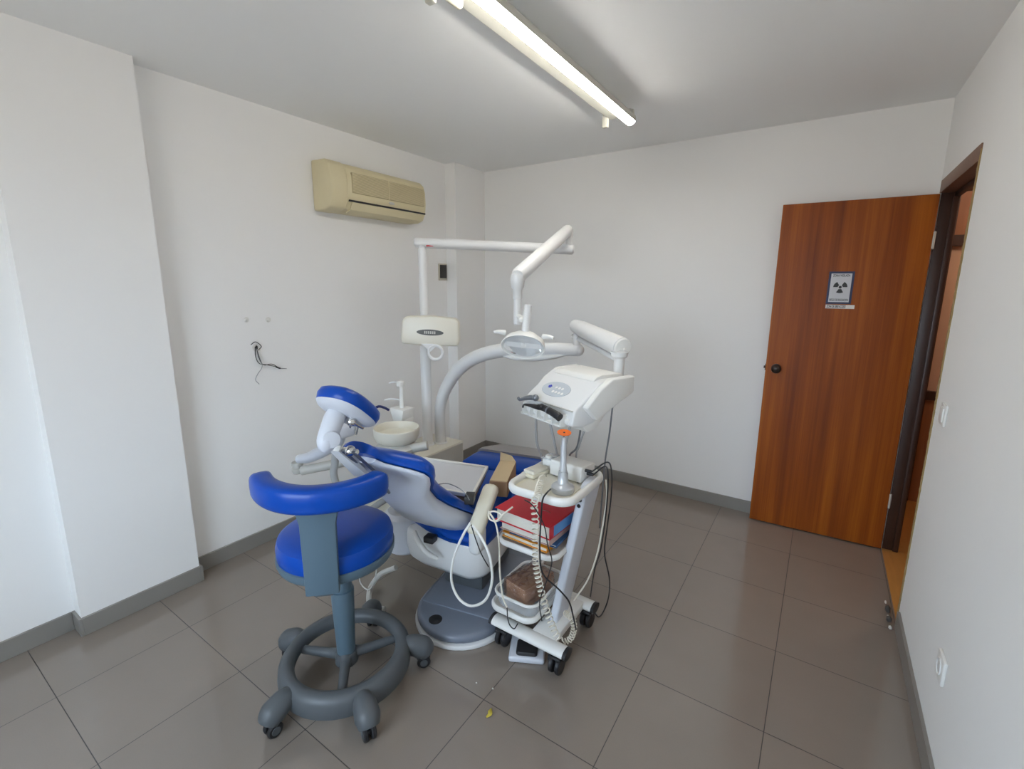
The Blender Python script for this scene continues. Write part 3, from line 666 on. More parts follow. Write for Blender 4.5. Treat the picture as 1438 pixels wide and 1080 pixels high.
mb = MB(); mb.lathe([(0, bz - .075), (.10, bz - .075), (.116, bz - .06), (.118, bz - .045), (.09, bz - .02), (0, bz - .018)], bc2, n=40); mb.lathe([(0, .40), (.085, .40), (.09, bz - .07), (0, bz - .07)], bc2); part('bowl_support', mb, 'greyblock', unit)
# water block behind the bowl
wb = P(565, 580, 'y', 1.93)
mb = MB(); mb.prism([(-.06, .035), (.06, .035), (.045, -.045), (-.03, -.045)], .1, Matrix.Translation((wb.x, wb.y + .05, wb.z)) @ Matrix.Rotation(R(90), 4, 'X'), .006)
mb.box((wb.x - .045, wb.y - .03, UZ - .02), (wb.x + .05, wb.y + .05, wb.z - .02), .01, 2); part('water_block', mb, 'white2', unit)
stt = V((wb.x - .002, wb.y, wb.z + .03)); tp = P(563, 540, 'y', 1.93)
mb = MB(); mb.cyl(stt, V((tp.x + .003, tp.y, tp.z)), .014, .012); mb.box((tp.x - .022, tp.y - .018, tp.z - .012), (tp.x + .016, tp.y + .018, tp.z + .02), .004); part('cup_filler', mb, 'white2', unit)
mb = MB(); mb.tube([V((tp.x - .02, tp.y, tp.z + .01)), V((tp.x - .05, tp.y - .02, tp.z + .012)), V((tp.x - .07, tp.y - .03, tp.z + .004))], .004, 8)
part('spout', mb, 'white', unit)
mb = MB(); mb.tube([stt + V((-.01, 0, .05)), stt + V((-.05, -.03, .058)), stt + V((-.085, -.06, .05))], .005, 8); part('spout', mb, 'white', unit)
# pole
PX, PY = -2.145, 2.2
ptop = P(593, 343, 'y', PY).z
mb = MB(); mb.lathe([(0, UZ - .01), (.045, UZ - .01), (.045, UZ + .006), (.034, UZ + .012), (.034, 1.15), (.027, 1.16), (.027, ptop - .03), (.022, ptop - .025), (.022, ptop), (0, ptop)], (PX, PY, 0)); part('pole', mb, 'white', unit)
# viewer box on the pole
vb0 = P(606, 464, 'y', 2.12)
cdir = V((CR.x, CR.y, 0)).normalized(); cn = V((cdir.y, -cdir.x, 0))
mV = basis(V((vb0.x, vb0.y, vb0.z)), cdir, V((0, 0, 1)), cn) @ Matrix.Rotation(R(-2.5), 4, 'Z')
out = [(-.172, -.085), (-.178, -.05), (-.172, .06), (-.15, .082), (0, .092), (.15, .082), (.17, .06), (.176, -.05), (.168, -.085), (0, -.093)]
mb = MB(); mb.prism(out, .10, mV @ Matrix.Translation((0, 0, -.05)), .012, 3); vb = part('viewer_box', mb, 'ivory', unit)
mb = MB(); mb.prism([(.082 * math.cos(2 * PI * k / 32), -.008 + .018 * math.sin(2 * PI * k / 32)) for k in range(32)], .004, mV @ Matrix.Translation((0, 0, .049))); part('display_window', mb, 'bezel', vb, label='dark oval window')
mb = MB()
for k in range(6): mb.box((-.035 + k * .012, -.016, .0525), (-.028 + k * .012, .0, .0538), 0, 1, mV)
part('indicator_icons', mb, 'greyblock', vb)
rc = P(612, 495, 'y', 2.1); mb = MB()
mb.tube([V((rc.x, rc.y, rc.z)) + cdir * .043 * math.cos(2 * PI * k / 20) + V((0, 0, .043 * math.sin(2 * PI * k / 20))) for k in range(20)], .010, 8, 1, True)
mb.prism([(-.09, .055), (-.02, .055), (.015, .05), (-.035, .0), (-.075, .045)], .014, basis(V((rc.x, rc.y, rc.z)), cdir, V((0, 0, 1)), cn) @ Matrix.Translation((0, 0, -.007)), .003); part('ring_handle', mb, 'white', vb)
# light arm: horizontal tube
def depthpt(px, py, d): return V((0, 0, H_CAM)) + (CR * ((px - CX) / F_PX) - CU * ((py - CY) / F_PX) + CF) * d
h0 = P(584, 341, 'y', PY - .0); h0 = V((PX - .045, PY - .02, h0.z)); dpe = 2.86
h1 = depthpt(806, 350.5, dpe)
mb = MB(); mb.cyl(h0, h1, .031, .031, bev=.010); lar = part('lamp_beam', mb, 'white', unit)
hd = (h1 - h0).normalized(); q = h0 + hd * .10
mb = MB(); mb.box((-.022, -.001, -.004), (.022, .001, .004), 0, 1, Matrix.Translation(q + cn * .026 + V((0, 0, -.018))) @ Matrix.Rotation(math.atan2(cdir.y, cdir.x), 4, 'Z')); part('red_sticker', mb, 'red', lar, label='small red sticker')
s0 = depthpt(797, 324, 2.80); s1 = depthpt(729, 386, 2.02)
mb = MB(); mb.cyl(h1 - hd * .03, V(((h1 - hd * .03).x, (h1 - hd * .03).y, s0.z - .01)), .022); mb.ball(h1 - hd * .03 + V((0, 0, .0)), .026); part('elbow', mb, 'white', lar)
mb = MB(); mb.tube([s0 + (s0 - s1).normalized() * .03, s0, s0 + (s1 - s0) * .45, s1, s1 + (s1 - s0).normalized() * .02], [.018, .034, .035, .034, .026], 22, 1); ls = part('spring_arm', mb, 'white', unit, ang=60)
e0 = depthpt(727, 392, 2.02); e1 = depthpt(725.5, 457, 2.02)
mb = MB(); mb.lathe([(0, -.085), (.018, -.085), (.020, -.08), (.020, -.045), (.027, -.035), (.032, 0), (.028, .02), (0, .03)], e0 + V((0, 0, -.0))); mb.cyl(V((e0.x, e0.y, e0.z - .07)), V((e0.x, e0.y, e1.z)), .0165); part('drop_tube', mb, 'white', unit)
# lamp head
lc = depthpt(735, 485, 1.96)
b0 = depthpt(742, 428, 1.96); b1 = depthpt(737, 472, 1.96); bm_ = depthpt(739, 449, 1.96)
mb = MB(); mb.cyl(b1, b0, .0165, .0165); hdl = part('lamp_handle', mb, 'white', unit)
mb = MB(); mb.cyl(V((e0.x, e0.y, bm_.z + .01)), bm_, .010); mb.ball(bm_ - cdir * .022, .012); part('swivel_knob', mb, 'white2', hdl)
lf = (V((.34, -.86, -.40))).normalized(); lx = cdir; lx = (lx - lf * lx.dot(lf)).normalized(); ly = lf.cross(lx)
if ly.z < 0: ly = -ly
mL = basis(lc, lx, ly, lx.cross(ly))
if (mL.to_3x3() @ V((0, 0, 1))).dot(lf) < 0: mL = mL @ Matrix.Diagonal((1, 1, -1, 1))
def ring2(a, b_, z, n=36): return [mL @ V((a * math.cos(2 * PI * k / n), b_ * math.sin(2 * PI * k / n), z)) for k in range(n)]
mb = MB(); mb.loft([ring2(.03, .025, -.065), ring2(.062, .045, -.05), ring2(.088, .056, -.02), ring2(.094, .058, .012), ring2(.092, .056, .016), ring2(.086, .052, .008), ring2(.058, .038, -.03), ring2(.02, .015, -.045)]); lh = part('lamp_head', mb, 'white2', unit, ang=60)
mb = MB(); mb.loft([ring2(.082, .050, .006), ring2(.06, .038, -.022), ring2(.03, .02, -.034)], cap=False); mb.loft([ring2(.03, .02, -.034), ring2(.002, .001, -.037)]); part('reflector', mb, 'mirror', lh, ang=80)
mb = MB(); mb.prism([(.088 * math.cos(2 * PI * k / 36), .054 * math.sin(2 * PI * k / 36)) for k in range(36)], .003, mL @ Matrix.Translation((0, 0, .010))); part('front_glass', mb, 'glass', lh)
mb = MB(); mb.cyl(mL @ V((0, 0, -.01)), mL @ V((0, 0, .006)), .012); part('bulb_cap', mb, 'white2', lh)
for s in (-1, 1):
    mb = MB(); mb.tube([mL @ V((s * .08, .045, -.01)), mL @ V((s * .105, .052, -.002)), mL @ V((s * .125, .050, .004))], [.012, .009, .007], 10); part('grip', mb, 'white2', lh)
mb = MB(); mb.loft([[mL @ V((x, y + .0, z)) for x, y in rrect(-.075 * k, -.012 * k, .075 * k, .012 * k, .011 * k, 4)] for z, k in ((-.06, .5), (-.03, 1), (0, 1))]); mb.xf(Matrix.Translation(ly * .0)); part('lamp_yoke', mb, 'white', lh, ang=60)
# instrument table arm: post bends over to horizontal
ay = 2.28
pts = [P(617, 613, 'y', ay)] + [P(px, py, 'y', ay) for px, py in ((618, 575), (626, 546), (644, 519), (668, 502), (700, 493), (742, 490.5), (780, 490.5), (812, 491.5))]
pts[0].z = UZ - .004; pts[0].x = pts[1].x
mb = MB(); mb.tube(pts, [.036] * 2 + [.04, .043, .043, .042, .04, .037, .033], 24); ta_ = part('table_arm', mb, 'white', unit, ang=70)
mb = MB(); mb.ball(pts[-1], .033, 1); part('arm_tip', mb, 'white', ta_)
mb = MB(); mb.cyl(V((pts[0].x, ay, UZ - .005)), V((pts[0].x, ay, UZ + .008)), .044); part('arm_collar', mb, 'white', ta_)
mb = MB(); fa = [P(px, 499 + dy, 'y', ay - .01) for px, dy in ((700, -2), (722, 3), (750, 4), (780, 1), (800, -3))]
mb.tube(fa, [.010, .024, .026, .022, .008], 14, flat=(.7, 1)); part('arm_fairing', mb, 'white2', ta_)
j0 = P(806, 472, 'y', ay); jx, jy = pts[-1].x - .01, ay
mb = MB(); mb.cyl((jx, jy, pts[-1].z), (jx, jy, j0.z + .02), .020); part('arm_pivot', mb, 'white', ta_)
g0 = V((jx - .03, jy + .025, j0.z + .055)); g1 = P(874, 488, 'y', 2.0)
gd = (g1 - g0).normalized()
mb = MB(); mb.tube([g0 - gd * .012, g0 + gd * .01, g0 + (g1 - g0) * .2, g1 - gd * .02, g1], [.022, .034, .042, .046, .046], 24, 1); sa_ = part('table_spring_arm', mb, 'white', unit, ang=60)
mb = MB(); mb.lathe([(0, 0), (.040, 0), (.043, .003), (.038, .010), (0, .012)], g1 - gd * .001, gd); mb.ball(g1 + gd * .016 + V((0, 0, -.004)), .006); part('end_cap', mb, 'white2', sa_)
u0 = g0 + V((.0, 0, -.06)); u1 = g1 + V((-.01, 0, -.062))
mb = MB(); mb.cyl(u0, u1, .012); mb.ball(u0, .016); mb.ball(u1, .02); part('tie_rod', mb, 'white', sa_)
hj_ = V((g1.x - .012, g1.y - .0, 0)); ht = P(866, 519, 'y', 2.0).z
mb = MB(); mb.lathe([(0, ht - .04), (.024, ht - .04), (.024, g1.z - .05), (.036, g1.z - .04), (.04, g1.z - .02), (0, g1.z)], hj_); part('table_post', mb, 'white', unit)
# instrument table: profile (depth, height) extruded across its width
w_ = V((.93, -.367, 0)).normalized(); d_ = V((.367, .93, 0)).normalized()
HF = V((-.958, 1.705, 0))
mT = basis(HF, d_, V((0, 0, 1)), w_)         # x: depth, y: height, z: width
WW = .335
hp1 = [(0.0, .985), (.002, 1.0), (.014, 1.045), (.032, 1.062), (.13, 1.13), (.155, 1.152), (.19, 1.158), (.33, 1.158), (.335, 1.09), (.26, 1.055), (.18, 1.015), (.12, .982), (.06, .972)]
mb = MB(); mb.prism(hp1, WW, mT @ Matrix.Translation((0, 0, -WW / 2)), .008, 3); hdp = part('instrument_table', mb, 'white', unit)
mb = MB(); mb.box((.008, 1.044, -WW / 2 + .012), (.0185, 1.0475, WW / 2 - .012), 0, 1, mT); part('seam', mb, 'greyblock', hdp)
# right cheek and left cheek
hp2 = [(.055, 1.06), (.13, 1.128), (.2, 1.166), (.335, 1.168), (.335, 1.095), (.24, 1.055), (.115, 1.0)]
mb = MB(); mb.prism(hp2, .035, mT @ Matrix.Translation((0, 0, WW / 2 - .008)), .008, 3); part('table_cheek', mb, 'white2', hdp)
mb = MB(); mb.prism(hp2, .02, mT @ Matrix.Translation((0, 0, -WW / 2 - .012)), .008, 3); part('table_cheek', mb, 'white2', hdp)
# raised top tray
mb = MB(); mb.prism([(.15, 1.15), (.17, 1.168), (.20, 1.174), (.32, 1.17), (.335, 1.155)], WW * .78, mT @ Matrix.Translation((0, 0, -WW * .39)), .004, 2); part('top_mat', mb, 'white2', hdp)
# oval control panel
ps = V((.032, 1.062, 0)); pe = V((.13, 1.13, 0)); pc = (ps + pe) / 2; sl = (pe - ps).normalized(); pn = V((-sl.y, sl.x, 0))
X3 = lambda v: mT.to_3x3() @ v
mO = basis(mT @ V((pc.x, pc.y, -.03)), w_, X3(sl), X3(pn))
def el(a, b_, n=40): return [(a * math.cos(2 * PI * k / n), b_ * math.sin(2 * PI * k / n)) for k in range(n)]
mb = MB(); mb.prism(el(.088, .044), .003, mO, .001, 1); cpn = part('control_panel', mb, 'panelgrey', hdp)
mb = MB()
for k in range(7): mb.prism([(.028 * 1 + x - .0, y) for x, y in el(.007, .007, 14)], .0015, mO @ Matrix.Translation((-.03 + (k % 4) * .02, -.018 + (k // 4) * .026, .0028)))
part('buttons', mb, 'white2', cpn)
mb = MB()
for k in range(5):
    a = R(72 * k + 20); mb.prism([(x + .007 * math.cos(a), y + .007 * math.sin(a)) for x, y in el(.005, .003, 10)], .0012, mO @ Matrix.Translation((-.045, .006, .003)))
mb.prism(el(.0045, .0045, 14), .0014, mO @ Matrix.Translation((-.045, .006, .003)))
part('emblem', mb, 'pilotblue', cpn, label='small blue emblem')
# instrument rests along the front
mb = MB()
for k in range(6):
    z = -WW / 2 + .03 + k * .052
    mb.box((-.022, 1.005, z - .004), (.02, 1.028, z + .004), .002, 1, mT); mb.box((-.026, .978, z - .003), (.006, 1.01, z + .003), .001, 1, mT)
mb.box((-.024, .974, -WW / 2 + .01), (.01, .983, WW / 2 - .05), .003, 1, mT); mb.box((-.002, .99, -WW / 2 + .004), (.012, 1.012, WW / 2 - .02), .002, 1, mT)
part('instrument_rest', mb, 'white2', hdp)
mb = MB(); mb.prism([(.06, .98), (.12, .99), (.2, 1.02), (.2, 1.01), (.14, .955), (.09, .945)], WW * .55, mT @ Matrix.Translation((0, 0, -.02)), .006, 2); part('hose_cover', mb, 'white2', hdp)
for i, (z, dpt, x2, y2, ll, mtn) in enumerate(((-.115, .035, 762, 648, .33, 'hose'), (-.06, .06, 783, 648, .33, 'hose'), (.06, .10, 792, 648, .3, 'hose'), (.09, .13, 798, 646, .3, 'steel'), (.125, .13, 809, 644, .3, 'hose'))):
    a0 = mT @ V((dpt, .985, z)); b_ = P(x2, y2, 'y', 1.85); mid = (a0 + b_) / 2 + V((.012 * (1 if i % 2 else -1), 0, -.03))
    mb = MB(); mb.tube([a0, mid, b_, b_ + V((.004, .02, -.22))], .006 if i < 3 else .0045, 8); part('instrument_hose', mb, mtn, hdp)
a0 = mT @ V((.29, 1.07, WW / 2 - .05)); b_ = P(849, 655, 'y', a0.y)
mb = MB(); mb.tube([a0, (a0 + b_) / 2 + V((.003, 0, 0)), b_, V((b_.x - .01, b_.y, .42))], .004, 8); part('drain_hose', mb, 'steel', hdp)
# assistant arm
t0 = V((UX0 + .09, UY0 + .12, .60)); t1 = P(424, 661, 'y', 1.42)
t0 = P(592, 627, 'y', 1.80)
mb = MB(); mb.tube([t0 + (t0 - t1) * .05, t0, t1], .026, 18, 1); aa = part('assistant_beam', mb, 'greyblock', unit)
k0 = P(418, 657, 'y', 1.42)
k1 = P(420, 645, 'y', 1.43); k2 = P(440, 640, 'y', 1.45); k3 = P(470, 622, 'y', 1.47)
mb = MB(); mb.lathe([(0, -.03), (.026, -.03), (.032, -.015), (.032, .0), (.028, .004), (.028, .014), (.032, .018), (.03, .035), (0, .04)], k0); part('knuckle', mb, 'greyblock', aa)
mb = MB(); mb.tube([k1, k2, k3, k3 + V((.03, .01, .05))], [.026, .032, .04, .036], 18); part('assistant_arm', mb, 'bluelit', unit)
ah = k3 + V((.045, .01, .07))
mb = MB(); mb.box((-.05, -.06, -.03), (.05, .06, .04), .018, 3, Matrix.Translation(ah)); ahh = part('assistant_holder', mb, 'bluelit', unit)
mb = MB(); mb.cyl(ah + V((.03, .02, -.02)), ah + V((.05, .03, .07)), .011); mb.cyl(ah + V((.055, .05, -.02)), ah + V((.075, .06, .055)), .009); part('suction_tip', mb, 'chrome', ahh)
s_a = P(471, 628, 'y', 1.44); s_b = P(470, 672, 'y', 1.44)
mb = MB(); mb.tube([s_a, (s_a + s_b) / 2, s_b, s_b + V((.03, .06, -.25)), V((-2.04, 1.72, .30))], .019, 14); part('suction_hose', mb, 'hose', unit)

# handpieces resting in the table
hpz = lambda x, y, z: mT @ V((x, y + .016, z + .006))
mb = MB(); mb.tube([hpz(-.026, 1.02, -.165), hpz(-.02, 1.034, -.13), hpz(-.012, 1.042, -.10), hpz(-.006, 1.044, -.07)], [.006, .010, .012, .010], 12); mb.ball(hpz(-.006, 1.046, -.072), .015)
mb.cyl(hpz(-.026, 1.02, -.165), hpz(-.034, 1.032, -.165), .007)
solo('turbine_handpiece', mb, 'steel', 'short grey handpiece resting at the left end of the instrument table', 'dental handpiece')
bh = thing('black_handpiece', 'long black handpiece with curved nozzle resting on the instrument table front', 'dental handpiece', hpz(-.035, 1.0, .02))
mb = MB(); mb.tube([hpz(-.035, 1.022, -.01), hpz(-.034, 1.024, .03), hpz(-.034, 1.014, .10), hpz(-.032, 1.006, .125)], [.013, .014, .016, .017], 14); part('body', mb, 'black', bh)
mb = MB(); mb.tube([hpz(-.036, .995, -.125), hpz(-.036, 1.008, -.118), hpz(-.036, 1.014, -.09), hpz(-.035, 1.020, -.01)], [.004, .004, .006, .012], 12); part('nozzle', mb, 'black', bh)
mb = MB(); mb.ball(hpz(-.042, 1.032, .018), .012); part('button', mb, 'black', bh)
mb = MB(); mb.cyl(hpz(-.034, 1.023, .045), hpz(-.034, 1.02, .06), .0155); part('collar', mb, 'steel', bh)

# ------------------------------------------------------------------ instrument trolley
cart = thing('instrument_trolley', 'cream and white three-shelf trolley on black castors', 'trolley', (-.88, 1.64, 0))
zt_ = .105
fa_, fb_ = V((-1.065, 1.478, zt_)), V((-.715, 1.475, zt_)); ra_, rb_ = V((-1.03, 1.80, zt_)), V((-.735, 1.79, zt_))
for a, b_ in ((fa_, fb_), (ra_, rb_)):
    d = (b_ - a).normalized()
    mb = MB(); mb.tube([a, b_], .033, 20, 1, flat=(.62, 1)); tb = part('base_tube', mb, 'white2', cart)
    for e, s in ((a, -1), (b_, 1)):
        mb = MB(); mb.tube([e - d * s * .002, e + d * s * .012], .0335, 18, 1, flat=(.64, 1.02)); part('tube_cap', mb, 'black', tb)
for c in (fa_ + V((.045, 0, 0)), fb_ - V((.04, 0, 0)), ra_ + V((.04, 0, 0)), rb_ - V((.03, 0, 0))):
    c = V((c.x, c.y, .036))
    mb = MB(); mb.cyl(c + V((-.024, 0, 0)), c + V((-.005, 0, 0)), .036); mb.cyl(c + V((.005, 0, 0)), c + V((.024, 0, 0)), .036); mb.cyl(c - V((.02, 0, 0)), c + V((.02, 0, 0)), .012)
    mb.tube([c + V((-.026, -.02, .02)), c + V((-.026, 0, .042)), c + V((-.026, .03, .03))], .006, 6); mb.box(c + V((-.028, -.03, .036)), c + V((.028, .03, .052)), .01); part('castor', mb, 'black', cart)
mb = MB(); mb.box((-.885, 1.49, zt_ - .015), (-.775, 1.79, zt_ + .018), .006); part('base_beam', mb, 'white2', cart)
# leaning post
pb0, pt0 = V((-.838, 1.64, zt_)), V((-.728, 1.69, .765))
rings = []
for k, hw in ((0, .060), (.03, .062), (.5, .068), (.93, .075), (.985, .06), (1.0, .035)):
    c = pb0 + (pt0 - pb0) * k
    rings.append([c + V((x, y, 0)) for x, y in rrect(-.019, -hw, .019, hw, .012, 4)])
mb = MB(); mb.loft(rings); po = part('post', mb, 'bluelit', cart, ang=60)
for zz in (.70, .675):
    c = pb0 + (pt0 - pb0) * ((zz - zt_) / (.765 - zt_)); mb = MB(); mb.cyl(c + V((-.0, -.071, 0)), c + V((0, -.078, -.0)), .008); part('bolt_hole', mb, 'black', po)
    mb = MB(); mb.cyl(c + V((.012, .02, .03)), c + V((.021, .02, .03)), .005); part('bolt_hole', mb, 'black', po)
def shelf(name, x0, x1, y0, y1, z, r, m1, depth=.035, rim=.012, clear=False):
    pl = rrect(x0, y0, x1, y1, r, 8)
    mb = MB(); mb.prism(pl, .008, Matrix.Translation((0, 0, z - .006))); s = part(name, mb, m1, cart)
    mb = MB(); mb.tube([(x, y, z + rim * .4) for x, y in pl], rim, 10, 1, True, flat=(1.15, .8)); part('rim', mb, 'white2', s, ang=60)
    return s
sh_top = shelf('top_shelf', -.995, -.715, 1.455, 1.80, .742, .06, 'cream', rim=.016)
mb = MB(); mb.prism(rrect(-.965, 1.485, -.745, 1.775, .02, 3), .002, Matrix.Translation((0, 0, .7438))); part('shelf_mat', mb, 'ivory', sh_top)
shelf('middle_shelf', -1.075, -.795, 1.505, 1.80, .462, .05, 'white2')
s3 = shelf('bottom_shelf', -1.09, -.872, 1.468, 1.79, .165, .05, 'white2')
mb = MB(); rings = []
for z, g in ((.168, .9), (.17, .93), (.225, 1.0)):
    rings.append([(x, y, z) for x, y in rrect(-.98 - .106 * g, 1.63 - .145 * g, -.98 + .106 * g, 1.63 + .145 * g, .045, 6)])
mb.loft(rings, cap=False); mb.loft([rings[0], [(x, y, .1675) for x, y, z in rings[0]]])
tray = solo('clear_tray', mb, 'clearplastic', 'clear plastic tray holding the wrapped parcel on the bottom shelf', 'tray')
mb = MB(); mb.tube([(x, y, .227) for x, y in rrect(-1.087, 1.483, -.873, 1.777, .05, 6)], .0065, 8, 1, True); part('tray_rim', mb, 'white2', tray)
# parcel in plastic bag
pq = Matrix.Translation((-.978, 1.62, .173)) @ Matrix.Rotation(R(-12), 4, 'Z')
pc_ = thing('wrapped_parcel', 'brown carton in a clear plastic bag on the bottom shelf', 'parcel', pq.translation)
mb = MB(); mb.box((-.058, -.088, .002), (.058, .088, .092), .004, 2, pq); part('box', mb, 'bagcarton', pc_)
b = bmesh.new(); bmesh.ops.create_icosphere(b, subdivisions=5, radius=1)
for v in b.verts:
    c = v.co.normalized(); k = 1 / max(abs(c.x), abs(c.y), abs(c.z)); k = 1 + (k - 1) * .86
    j = 1 + .11 * (.3 - abs(mnoise.noise(c * 3.1))) + .05 * (.25 - abs(mnoise.noise(c * 7.3 + V((3, 1, 2)))))
    v.co = V((c.x * .068 * k * j, c.y * .100 * k * j, .052 + c.z * .050 * k * j))
mb = MB(); mb.merge(b, pq)
part('bag', mb, 'bagplastic', pc_, ang=180, label='clear crinkled bag')
# folders on the middle shelf
def folder(name, label, x0, x1, y0, y1, z0, z1, cover, rz, spine=None, pagem='paper'):
    c = V(((x0 + x1) / 2, (y0 + y1) / 2, z0)); t = thing(name, label, 'folder', c, rz, 'folders stacked on the trolley')
    hx_, hy_, h = (x1 - x0) / 2, (y1 - y0) / 2, z1 - z0
    mb = MB(); mb.box((-hx_, -hy_, h - .003), (hx_, hy_, h), .001, 1); mb.box((-hx_, -hy_, 0), (hx_, hy_, .003), .001, 1); mb.box((hx_ - .003, -hy_, 0), (hx_, hy_, h), .001, 1); part('cover', mb, cover, t, True)
    mb = MB(); mb.box((-hx_ + .008, -hy_ + .006, .003), (hx_ - .006, hy_ - .006, h - .004), .001, 1); part('pages', mb, pagem, t, True)
    if spine:
        mb = MB(); mb.box((hx_ - .001, -hy_ + .03, .006), (hx_ + .0012, hy_ - .04, h - .006)); part('spine_label', mb, spine, t, True)
    return t
z = .4812
folder('document_folder', 'orange folder at the bottom of the trolley folder stack', -1.055, -.825, 1.52, 1.79, z, z + .022, 'folderorange', R(-3))
folder('document_folder', 'dark blue folder between the orange folder and the pale ones', -1.03, -.805, 1.53, 1.80, z + .0225, z + .036, 'folderblue', R(2))
folder('document_folder', 'thick pale folder second from the top of the trolley stack', -1.065, -.815, 1.515, 1.795, z + .0365, z + .078, 'pinkcard', R(-2))
rbn = folder('ring_binder', 'red ring binder on top of the trolley folder stack', -1.075, -.795, 1.495, 1.80, z + .0785, z + .135, 'red', R(-4), 'labelblue')
mb = MB(); mb.box((.118, -.10, .018), (.1225, -.02, .040)); part('white_label', mb, 'strip', rbn, True)
for y in (-.05, .04):
    mb = MB(); mb.tube([(.035, y, .0565), (.055, y, .0592), (.078, y, .0565)], .002, 6); part('finger_clip', mb, 'chrome', rbn, True)
mb = MB(); mb.cyl((.06, -.128, .022), (.06, -.129, .022), .013); mb.box((.03, -.13, .012), (.09, -.128, .045)); part('lever_mechanism', mb, 'greyblock', rbn, True)

# on the top shelf
ZT = .7463
cu = thing('scaler_unit', 'white rectangular control unit at the back of the trolley top', 'control unit', (-.830, 1.714, ZT))
mU = Matrix.Translation((-.830, 1.714, ZT)) @ Matrix.Rotation(R(-6), 4, 'Z')
mb = MB(); mb.prism([(-.055, .006), (-.05, .064), (-.043, .07), (.06, .062), (.06, .006)], .155, mU @ Matrix.Translation((-.0775, 0, 0)) @ basis(V((0, 0, 0)), V((0, 1, 0)), V((0, 0, 1)), V((1, 0, 0))), .004); part('casing', mb, 'white2', cu)
mb = MB()
for x, y in ((-.06, -.04), (.06, -.04), (-.06, .05), (.06, .05)): mb.cyl(mU @ V((x, y, 0)), mU @ V((x, y, .008)), .008)
part('feet', mb, 'rubber', cu)
for i, (y, zz) in enumerate(((-.02, .052), (-.004, .034))):
    mb = MB(); mb.cyl(mU @ V((.076, y, zz)), mU @ V((.105, y + .004, zz)), .007); part('plug', mb, 'black', cu)
cd = thing('clear_case', 'translucent white case behind the silver curing light', 'case', (-.905, 1.74, ZT))
mb = MB(); mb.box((-.972, 1.705, ZT), (-.922, 1.775, ZT + .05), .008, 3); mb.cyl((-.948, 1.72, ZT + .048), (-.948, 1.72, ZT + .066), .014); part('case', mb, 'white2', cd)
mb = MB(); mb.box((-.974, 1.703, ZT + .05), (-.920, 1.777, ZT + .058), .004, 2); part('lid', mb, 'clearplastic', cd)
al = thing('apex_locator', 'flat cream handset lying on the trolley top front left', 'handset', P(746, 664, 'z', ZT))
mA_ = Matrix.Translation(P(746, 664, 'z', ZT) + V((.024, -.004, .0))) @ Matrix.Rotation(R(78), 4, 'Z')
mb = MB(); mb.box((-.054, -.036, 0), (.054, .036, .016), .006, 3, mA_); part('base', mb, 'cream', al)
mb = MB(); mb.box((-.046, -.030, .012), (.052, .031, .030), .008, 3, mA_); bd_ = part('upper_case', mb, 'ivory', al)
mb = MB(); mb.box((-.042, -.022, .0298), (-.03, .0, .0312), .0005, 1, mA_); part('button', mb, 'greyblock', bd_)
clc = P(790, 690, 'z', ZT); clc.z = 0
cl = thing('curing_light', 'silver stick curing light with orange shield standing in its charger', 'curing light', (clc.x, clc.y, ZT))
mb = MB(); mb.lathe([(0, ZT), (.042, ZT), (.045, ZT + .004), (.045, ZT + .022), (.040, ZT + .028), (.026, ZT + .034), (.021, ZT + .04), (.019, ZT + .07), (.018, ZT + .085), (0, ZT + .086)], clc); part('charger', mb, 'silver', cl)
tz_ = P(788, 607, 'y', clc.y).z
mb = MB(); mb.lathe([(0, ZT + .08), (.014, ZT + .08), (.014, ZT + .10), (.0125, ZT + .105), (.012, tz_ - .05), (.010, tz_ - .04), (.009, tz_ - .018), (.005, tz_ - .014), (0, tz_ - .014)], clc); part('body', mb, 'silver', cl)
mb = MB(); mb.cyl(clc + V((0, 0, tz_ - .016)), clc + V((0, 0, tz_ + .004)), .004); mb.cyl(clc + V((0, 0, tz_ - .012)), clc + V((0, 0, tz_ - .004)), .008); part('light_guide', mb, 'black', cl)
mb = MB(); mb.lathe([(.005, -.002), (.027, 0), (.0275, .002), (.005, .001)], clc + V((0, 0, tz_)), (.1, -.12, 1)); part('eye_shield', mb, 'orange', cl)

# foot pedal
fp0 = P(741, 908, 'z', .02)
fp = thing('foot_pedal', 'white and black foot control on the floor under the trolley', 'pedal', (fp0.x, fp0.y, 0))
mF = Matrix.Translation((fp0.x, fp0.y, 0)) @ Matrix.Rotation(R(27), 4, 'Z')
mb = MB(); mb.box((-.075, -.075, .0), (.075, .08, .028), .010, 3, mF); part('housing', mb, 'bluelit', fp)
mb = MB(); rings = [[mF @ V((x * g, y * g - .018, z)) for x, y in rrect(-.045, -.045, .045, .04, .014, 4)] for z, g in ((.026, 1), (.036, 1), (.042, .9))]; mb.loft(rings); part('treadle', mb, 'rubber', fp)
mb = MB(); mb.box((-.022, .012, .027), (.022, .03, .044), .003, 1, mF); part('bridge', mb, 'bluelit', fp)

